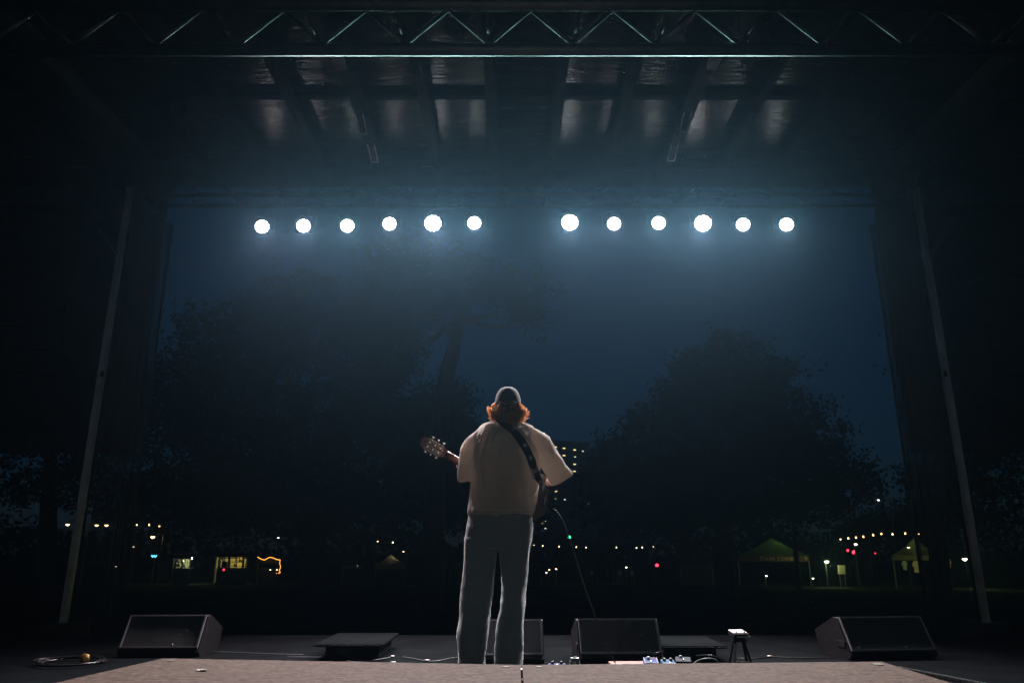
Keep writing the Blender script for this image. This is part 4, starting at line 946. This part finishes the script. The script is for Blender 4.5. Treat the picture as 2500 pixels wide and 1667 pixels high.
def lamp(px, py, d, label, m, r=0.11, pole=True, watt=0, col=(1, .7, .3), name='street_lamp', arm=0.0, cat='street lamp', group=None):
    q = fp(px, py, d); t = thing(name, (q.x + arm, d, GZ), label, cat, group)
    mb = MB(); mb.lathe(q + Vector((0, 0, 0.03)), [(r * 1.5, 0), (r * 1.4, r * .4), (r * .6, r * .9), (r * .2, r)], 10); mb.build('lamp_shade', m_steel, t)
    mb = MB(); mb.lathe(q, [(r * .2, -r * .8), (r * .8, -r * .5), (r * 1.1, 0), (r, r * .25)], 10); mb.build('bulb', m, t, True)
    if pole: MB().tube([(q.x + arm, d + .05, GZ), (q.x + arm, d + .05, q.z + 0.2), (q.x, d + .05, q.z + 0.25)] if arm else [(q.x, d + 0.2, GZ), (q.x, d + 0.2, q.z + 0.1)], 0.05, 6).build('pole', m_steel, t)
    if watt:
        ld = bpy.data.lights.new('glow', 'POINT'); ld.energy = watt; ld.color = col; ld.shadow_soft_size = 0.08
        lo = bpy.data.objects.new('glow', ld); C.objects.link(lo); lo.parent = t; lo.location = q + Vector((0, -0.25, -0.12)) - wl(t)
    return t
g_hot = glow('lamp_hot', (1.0, 0.95, 0.6), 14.0); g_or = glow('lamp_orange', (1.0, 0.66, 0.25), 8.0); g_wh = glow('lamp_white', (1, 0.97, 0.85), 9.0)
lamp(165, 1280, 64, 'lone orange street lamp near the left edge', g_or, 0.12, arm=0.8)
lamp(236, 1281.5, 64, 'first of the paired orange lamps by the left column', g_or, 0.13, arm=-0.7)
lamp(260, 1281.5, 64, 'second of the paired orange lamps by the left column', g_or, 0.13, arm=0.7)
lamp(373, 1310, 60, 'bright yellowish lamp above the blue sign at left', g_or, 0.14, watt=12, arm=0.8)
lamp(2145, 1218, 66, 'bright street light high above the right-hand stalls', g_wh, 0.15, arm=1.0)
lamp(2018, 1370, 54, 'glaring white-green lamp post right of the lettered stall', g_hot, 0.13, watt=60, col=(0.85, 1, 0.35))
lamp(2217, 1336, 55, 'small white lamp left of the clothes stall canopy', g_cool, 0.09)
lamp(2355, 1364, 52, 'glaring lamp shining at the right edge by the clothes stall', g_hot, 0.13, watt=50, col=(0.9, 1, 0.4), arm=0.6)
lamp(679.5, 1312, 58, 'small lone yellow-green lamp above the orange rope light', g_cool, 0.055)
lamp(2089, 1328, 57, 'small yellow-green flood lamp under the bulb string', g_hot, 0.09)
lamp(1062, 1349, 56, 'small orange lamp above the green-framed stall', g_or, 0.075)
lamp(1436.5, 1230, 90, 'single yellow lamp between the tower and the dark trees', g_or, 0.13, arm=1.2)
lamp(2172, 1256, 80, 'tiny pale lamp under the street light', g_dim, 0.09)
# traffic signals and red lights
def signal(px, py, d, label, m, r=0.11):
    q = fp(px, py, d); t = thing('traffic_signal', (q.x, d, GZ), label, 'traffic light', 'traffic signals beyond the field')
    MB().box((q.x, d + 0.12, q.z + 0.1), (0.34, 0.2, 0.95)).build('housing', m_black, t)
    for k in range(3):
        MB().lathe((q.x, d + .02, q.z + 0.30 * (k - 1) + .1 if k != 1 else q.z), [(r * 1.2, -.02), (r * 1.2, 0.0), (r * .5, 0.03)], 10, Matrix.Rotation(R(90), 3, 'X')).build('lens', m if k == 1 else m_dk, t)
    MB().tube([(q.x, d + .14, GZ), (q.x, d + .14, q.z - 0.3)], 0.05, 6).build('pole', m_steel, t)
g_red = glow('signal_red', (1.0, 0.03, 0.06), 4.0); g_grn = glow('signal_green', (0.05, 1.0, 0.35), 3.5)
signal(1390, 1311, 85, 'green traffic signal beyond the field near the tower', g_grn, 0.14)
signal(1604, 1379.5, 70, 'red signal light among the stalls right of centre', g_red, 0.13)
signal(2070, 1343, 68, 'first of two red lights left of the clothes stall', g_red, 0.09)
signal(2085, 1348, 66, 'brighter of two red lights left of the clothes stall', g_red, 0.14)
signal(2137, 1350, 70, 'faint red light nearest the clothes stall', glow('signal_red_dim', (1, .03, .05), 0.8), 0.08)
signal(546, 1390, 58, 'dim red light under the yellow stall at left', glow('signal_red_mid', (1, .05, .12), 1.0), 0.08)

# ---------------------------------------------------------------- stalls
def stall(px0, px1, py_val, py_peak, d, label, canopy, watt, col, name='market_stall', wall=None, lamp_px=None, lamp_m=None, val_h=0.28, dep=3.0, counter=True, valm=None, lz=-0.25):
    a = fp(px0, py_val, d); b = fp(px1, py_val, d); zt = a.z; zp = fp(px0, py_peak, d + dep / 2).z; cx = (a.x + b.x) / 2
    fk = (d + dep) / d          # every stall faces the stage
    t = thing(name, (cx, d, GZ), label, 'stall', 'stalls along the far side of the field')
    A, B, C_, D = Vector((a.x, d, zt)), Vector((b.x, d, zt)), Vector((b.x * fk, d + dep, zt)), Vector((a.x * fk, d + dep, zt)); pk = Vector((cx * (1 + fk) / 2, d + dep / 2, zp))
    m1 = MB(); k = 8; vv = []
    for e0, e1 in ((A, B), (B, C_), (C_, D), (D, A)):
        n0 = len(m1.v); rows = []
        for j in range(6):
            s = j / 5; sag = -0.10 * math.sin(math.pi * s)
            rows.append([(e0.lerp(e1, i / k)).lerp(pk, s) + Vector((0, 0, sag)) for i in range(k + 1)])
        vv = [v for r_ in rows for v in r_]; ff = [(j * (k + 1) + i, j * (k + 1) + i + 1, (j + 1) * (k + 1) + i + 1, (j + 1) * (k + 1) + i) for j in range(5) for i in range(k)]
        m1.add(vv, ff)
    m1.build('canopy', canopy, t, True)
    for e0, e1 in ((A, B), (B, C_), (D, A)):
        v1 = MB(); v1.add([e0, e1, e1 - Vector((0, 0, val_h)), e0 - Vector((0, 0, val_h))], [(0, 1, 2, 3)]); o = v1.build('valance', valm or canopy, t); o.modifiers.new('thick', 'SOLIDIFY').thickness = 0.01
    for q in (A, B, C_, D):
        MB().tube([(q.x * 1.0 + (0.04 if q is A or q is D else -0.04), q.y + (0.05 if q is A or q is B else -0.05), GZ), (q.x + (0.04 if q is A or q is D else -0.04), q.y + (0.05 if q is A or q is B else -0.05), zt)], 0.03, 6).build('leg', m_pole, t)
    if wall: MB().box((cx * fk, d + dep - 0.1, (zt + GZ) / 2), (b.x - a.x - 0.1, 0.03, zt - GZ - 0.1)).build('back_wall', wall, t)
    if counter:
        MB().box((cx, d + 0.5, GZ + 1.2), ((b.x - a.x) * 0.9, 0.7, 0.05)).build('counter', m_tab2, t)
        MB().box((cx, d + 0.2, GZ + 0.585), ((b.x - a.x) * 0.94, 0.03, 1.17)).build('counter_front', m_tab2, t)
    if watt:
        lx = fp(lamp_px, py_val, d).x if lamp_px else cx
        q = Vector((lx, d + dep * 0.55, zt + lz))
        MB().ball(q, 0.07, 8, 6).build('bulb', lamp_m or g_hot, t, True)
        ld = bpy.data.lights.new('glow', 'POINT'); ld.energy = watt; ld.color = col; ld.shadow_soft_size = 0.1
        lo = bpy.data.objects.new('glow', ld); C.objects.link(lo); lo.parent = t; lo.location = q + Vector((0, -0.2, 0)) - wl(t)
    return t
m_pole = mat('stall_pole', (0.16, 0.16, 0.15), 0.5, 0.3); m_tab = mat('table_top', (0.4, 0.38, 0.33), 0.7); m_tab2 = mat('table_cloth', (0.05, 0.05, 0.06), 0.8)
c_green = mat('green_canopy', (0.20, 0.34, 0.10), 0.8, 0, 0.1, 2, trans=0.4); c_cream = mat('cream_canopy', (0.45, 0.42, 0.30), 0.8, 0, 0.1, 2, trans=0.4); c_white = mat('white_canopy', (0.6, 0.62, 0.5), 0.8, 0, 0.1, 2, trans=0.4); c_dark = mat('dark_canopy', (0.05, 0.06, 0.05), 0.8)
w_cream = mat('cream_wall', (0.62, 0.60, 0.45), 0.8, 0, 0.1, 3); w_dark = mat('dark_wall', (0.05, 0.055, 0.045), 0.9)
st_a = stall(424, 468, 1354, 1340, 57, 'narrow stall glowing pale green at left', c_dark, 55, (0.9, 1.0, 0.55), wall=w_cream)
st_b = stall(528, 606, 1350, 1338, 58, 'wide stall glowing golden yellow at left', c_dark, 60, (1.0, 0.72, 0.12), wall=w_cream, lz=-0.1)
stall(836, 888, 1370, 1358, 57, 'dim stall with a faint green roof strip left of centre', c_dark, 1.6, (0.7, 1, 0.7), wall=w_dark)
stall(916, 992, 1378, 1352, 55, 'peaked cream tent faintly lit left of the performer', c_cream, 2.0, (1.0, 0.8, 0.35), lz=0.15)
st_g = stall(1045, 1086, 1378, 1357, 55, 'stall with green-lit frame just left of the performer', c_cream, 2.2, (0.9, 1, 0.3), lz=0.1)
st_g['label'] = 'stall with green-lit frame just left of the performer'
q0, q1, q2 = fp(1046, 1408, 54.9), fp(1046, 1378, 54.9), fp(1084, 1378, 54.9)
MB().tube([q0, q1, q2], 0.035, 6).build('light_tube', glow('green_tube', (0.65, 1.0, 0.2), 0.8), st_g)
stall(1098, 1124, 1377, 1366, 56, 'tiny stall with yellow frame by the performer\'s knee', c_dark, 3.5, (1, .75, .2), wall=w_dark)
stall(1288, 1322, 1380, 1368, 56, 'orange-lit stall right beside the performer\'s leg', c_dark, 5, (1, 0.62, 0.12), wall=w_cream)
stall(1428, 1460, 1390, 1378, 58, 'small pale stall with white goods right of centre', c_dark, 3, (0.85, 1.0, 0.5), wall=w_dark)
stall(1496, 1550, 1388, 1376, 58, 'small stall with bright white goods right of centre', c_dark, 3.5, (1.0, 0.95, 0.6), wall=w_dark)
stall(1660, 1740, 1376, 1362, 57, 'wide dim stall left of the lettered one', c_dark, 1.2, (0.9, 1.0, 0.4), wall=w_dark)
m_val = mat('dark_valance', (0.06, 0.035, 0.02), 0.8)
st_l = stall(1800, 1975, 1356, 1312, 56, 'large stall with green canopy and gold letters on its valance', c_green, 3.6, (0.8, 1.0, 0.25), dep=4.0, val_h=0.42, valm=m_val, lz=0.25, lamp_px=1925, counter=False)
def text(s_, px, py, d, size, m, parent):
    cu = bpy.data.curves.new('lettering', 'FONT'); cu.body = s_; cu.size = abs(size); cu.align_x = 'CENTER'; cu.align_y = 'CENTER'; cu.extrude = 0.004; cu.space_character = 1.25
    o = bpy.data.objects.new('tmp', cu); C.objects.link(o)
    dg = bpy.context.evaluated_depsgraph_get(); me = bpy.data.meshes.new_from_object(o.evaluated_get(dg)); bpy.data.objects.remove(o)
    q = fp(px, py, d); wd = max(v.co.x for v in me.vertices) - min(v.co.x for v in me.vertices)
    if size < 0: me.transform(Matrix.Diagonal((-size / wd,) * 3 + (1,)))
    n = link('lettering', me, m, parent); n.location = q - wl(parent); n.rotation_euler = (R(90), 0, 0); return n
m_let = mat('gold_letters', (0.55, 0.36, 0.10), 0.6)
text('STARS CORNER', 1902, 1363.5, 55.97, -2.75, m_let, st_l)
text('B', 1967.5, 1362, 55.97, 0.34, m_let, st_l)
st_r = stall(2178, 2298, 1356, 1312, 54, 'clothes stall with dim green canopy at right', mat('olive_canopy', (0.28, 0.30, 0.12), 0.8, 0, 0.1, 2, trans=0.4), 5.0, (0.9, 1.0, 0.35), dep=3.6, val_h=0.3, lz=0.05, lamp_px=2255, counter=False)
# clothes hanging under the right-hand stall
def tshirt(px, py, d, w, h, col, label, rz=0):
    q = fp(px, py, d); s_ = w / 2
    out_ = [(-0.18, 0), (-0.5, -0.08), (-0.78, -0.42), (-0.55, -0.52), (-0.45, -0.35), (-0.45, -1), (0.45, -1), (0.45, -0.35), (0.55, -0.52), (0.78, -0.42), (0.5, -0.08), (0.18, 0), (0, -0.07)]
    rot = Matrix.Rotation(R(rz), 3, 'Z')
    m_ = mat('cloth_%02x%02x%02x' % tuple(int(c * 255) for c in col), col, 0.85, 0, 0.15, 6, 0.3, 20, trans=0.25)
    t = thing('hanging_shirt', q, label, 'shirt', 'clothes hung up under the stall')
    mb = MB(); mb.prism([q + rot @ Vector((x * w * .62, 0, z * h)) for x, z in out_], rot @ Vector((0, 0.06, 0))); mb.build('cloth', m_, t)
    MB().tube([q + Vector((0, .03, -0.03)), q + Vector((0, .03, 0.14))], 0.008, 4).build('hanger', m_nickel, t)
tshirt(2208, 1368, 54.6, 0.55, 0.62, (0.5, 0.55, 0.42), 'grey-green shirt hanging at the left of the clothes stall', 20)
tshirt(2235, 1368, 54.5, 0.62, 0.80, (0.70, 0.62, 0.35), 'cream yellow shirt hanging in the middle of the clothes stall', 8)
tshirt(2249, 1379, 54.7, 0.42, 0.55, (0.45, 0.20, 0.10), 'small rust red shirt hanging beside the cream one', -10)
tshirt(2293, 1367, 53.7, 0.50, 0.95, (0.75, 0.82, 0.55), 'long pale green garment at the right corner of the clothes stall', 35)
tshirt(2315, 1363, 53.9, 0.50, 0.62, (0.42, 0.30, 0.12), 'tan shirt hanging outside right of the clothes stall', 10)
# blue neon sign, orange rope light
q = fp(376, 1357, 57); sg = thing('neon_sign', (q.x, 57, GZ), 'small blue neon zigzag sign at left', 'sign')
mb = MB(); mb.tube([q + Vector((x, 0, z)) for x, z in ((-.19, .07), (-.1, -.07), (0, .07), (.1, -.07), (.19, .07))], 0.03, 6); mb.build('neon_tube', glow('neon_blue', (0.1, 0.55, 1.0), 3.5), sg, True)
MB().box((q.x, 57.05, q.z), (0.55, 0.04, 0.3)).build('back_plate', m_black, sg); MB().tube([(q.x, 57.06, GZ), (q.x, 57.06, q.z)], 0.03, 6).build('post', m_steel, sg)
rl = thing('rope_light', fp(660, 1400, 56), 'wavy orange rope light draped round a dark stall', 'rope light')
P = [fp(x, y, 56) for x, y in ((629, 1359), (636, 1363), (645, 1366), (652, 1363), (658, 1360), (666, 1361), (676, 1365), (684, 1366))]
MB().tube(catmull(P, 4), 0.028, 5).build('rope', glow('rope_orange', (1.0, 0.42, 0.06), 1.6), rl, True)
P = [fp(x, y, 56) for x, y in ((684, 1366), (683, 1375), (685, 1383), (682, 1392), (684, 1397), (674, 1399))]
MB().tube(catmull(P, 4), 0.022, 5).build('rope', glow('rope_orange', (1.0, 0.42, 0.06), 1.6), rl, True)
for x in (629, 684):
    w_ = fp(x, 1366, 56.1); MB().tube([(w_.x, 56.1, GZ), (w_.x, 56.1, w_.z + .1)], 0.03, 6).build('post', m_steel, rl)
stall(630, 684, 1366, 1352, 56.3, 'dark stall behind the orange rope light', c_dark, 0, (1, 1, 1))
for k, (px, py) in enumerate(((660, 1390), (676, 1390))):
    lamp(px, py, 55.8, ('left', 'right')[k] + ' one of two tiny table lamps beneath the rope light', g_pale, 0.05, True, name='table_lamp', cat='table lamp')
for k, (px, py, d_, lb) in enumerate(((1341, 1390, 58, 'tiny yellow lamp right of the orange stall'), (1358, 1388, 58, 'tiny white lamp near the long bulb string'), (1334, 1397, 57, 'tiny low white lamp beside the orange stall'), (283, 1382, 57, 'tiny low orange lamp near the left column'), (326, 1334, 60, 'small brownish lamp left of the blue sign'),
                                      (1871, 1405, 54, 'low yellowish lamp under the lettered stall'), (1985, 1411, 53, 'low yellow-green lamp right of the bare trunk'), (1529, 1384, 56, 'flat yellow lamp over the white goods'))):
    lamp(px, py, d_, lb, g_pale if k in (0, 1, 2) else (g_dim if k in (3, 4) else g_cool), 0.06, True, name='ground_lamp', cat='lamp')
def goods(px, py, d, w, h, col, label):
    q = fp(px, py, d); t = thing('display_board', (q.x, d, GZ), label, 'display board', 'pale boards among the stalls')
    MB().box((q.x, d, q.z), (w, 0.04, h), Matrix.Rotation(R(6), 3, 'X'), 0.005).build('board', mat('board_%02x%02x%02x' % tuple(int(c * 255) for c in col), col, 0.7), t)
    for s_ in (-1, 1): MB().bar((q.x + s_ * w * 0.35, d + 0.03, GZ), (q.x + s_ * w * .35, d + 0.03, q.z), 0.03).build('leg', m_pole, t)
    ld = None
goods(1445, 1398, 57.8, 0.22, 0.32, (0.5, 0.7, 0.4), 'pale green board in the small stall right of centre')
goods(1512, 1398, 57.8, 0.30, 0.34, (0.8, 0.7, 0.5), 'cream board under the flat yellow lamp')
goods(1543, 1398, 57.8, 0.18, 0.34, (0.75, 0.9, 0.8), 'white board right of the cream one')
goods(2055, 1390, 54, 0.5, 0.6, (0.5, 0.5, 0.4), 'pale leaning board right of the glaring lamp post')

# things inside the two bright stalls: shelves, uprights, hanging pennants
for st_, pxs, d_, z0 in ((st_a, (430, 438, 447, 455), 58.6, 1354), (st_b, (538, 549, 562, 580, 596), 59.4, 1350)):
    for k, px in enumerate(pxs):
        q = fp(px, z0, d_); MB().box((q.x, d_, (q.z + GZ) / 2), (0.05 if k % 2 else 0.16, 0.08, q.z - GZ)).build('upright', w_dark, st_)
    a, b = fp(pxs[0], z0, d_), fp(pxs[-1], z0, d_)
    for k, h in enumerate((1.3, 1.62, 1.9)):
        MB().box(((a.x + b.x) / 2, d_ - 0.1, GZ + h), ((b.x - a.x) * (0.9 if k < 2 else 0.5), 0.25, 0.035)).build('shelf', w_dark, st_)
    rnd = random.Random(int(a.x * 10))
    for k in range(9):
        MB().box((rnd.uniform(a.x, b.x), d_ - 0.12, GZ + (1.3, 1.62)[k % 2] + 0.1), (rnd.uniform(.08, .2), 0.14, 0.16)).build('goods', (w_dark, m_tab, c_green)[k % 3], st_)
    v0 = fp(pxs[0] - 4, z0, 57); v1 = fp(pxs[-1] + 4, z0, 57)
    for k in range(8):
        x = v0.x + (v1.x - v0.x) * (k + 0.5) / 8; w = (v1.x - v0.x) / 17
        MB().prism([(x - w, d_ - 1.9, v0.z - 0.3), (x + w, d_ - 1.9, v0.z - 0.3), (x, d_ - 1.9, v0.z - 0.3 - rnd.uniform(.08, .2))], (0, 0.01, 0)).build('pennant', w_dark, st_)
# ---------------------------------------------------------------- haze
hz = MB().box((0, 245, 25), (860, 560, 58)).build('haze', None)
mv = bpy.data.materials.new('air'); mv.use_nodes = True; tn = mv.node_tree; tn.nodes.clear()
out = tn.nodes.new('ShaderNodeOutputMaterial'); pv = tn.nodes.new('ShaderNodeVolumePrincipled')
pv.inputs['Density'].default_value = 0.00087; pv.inputs['Color'].default_value = (0.36, 0.70, 1.0, 1); pv.inputs['Anisotropy'].default_value = 0.80
tn.links.new(pv.outputs[0], out.inputs['Volume']); hz.data.materials.append(mv)
tag(hz, 'thin pale blue haze filling the night air', None, None, 'stuff')
mv.cycles.homogeneous_volume = True; pv.inputs['Density Attribute'].default_value = ''; pv.inputs['Temperature Attribute'].default_value = ''
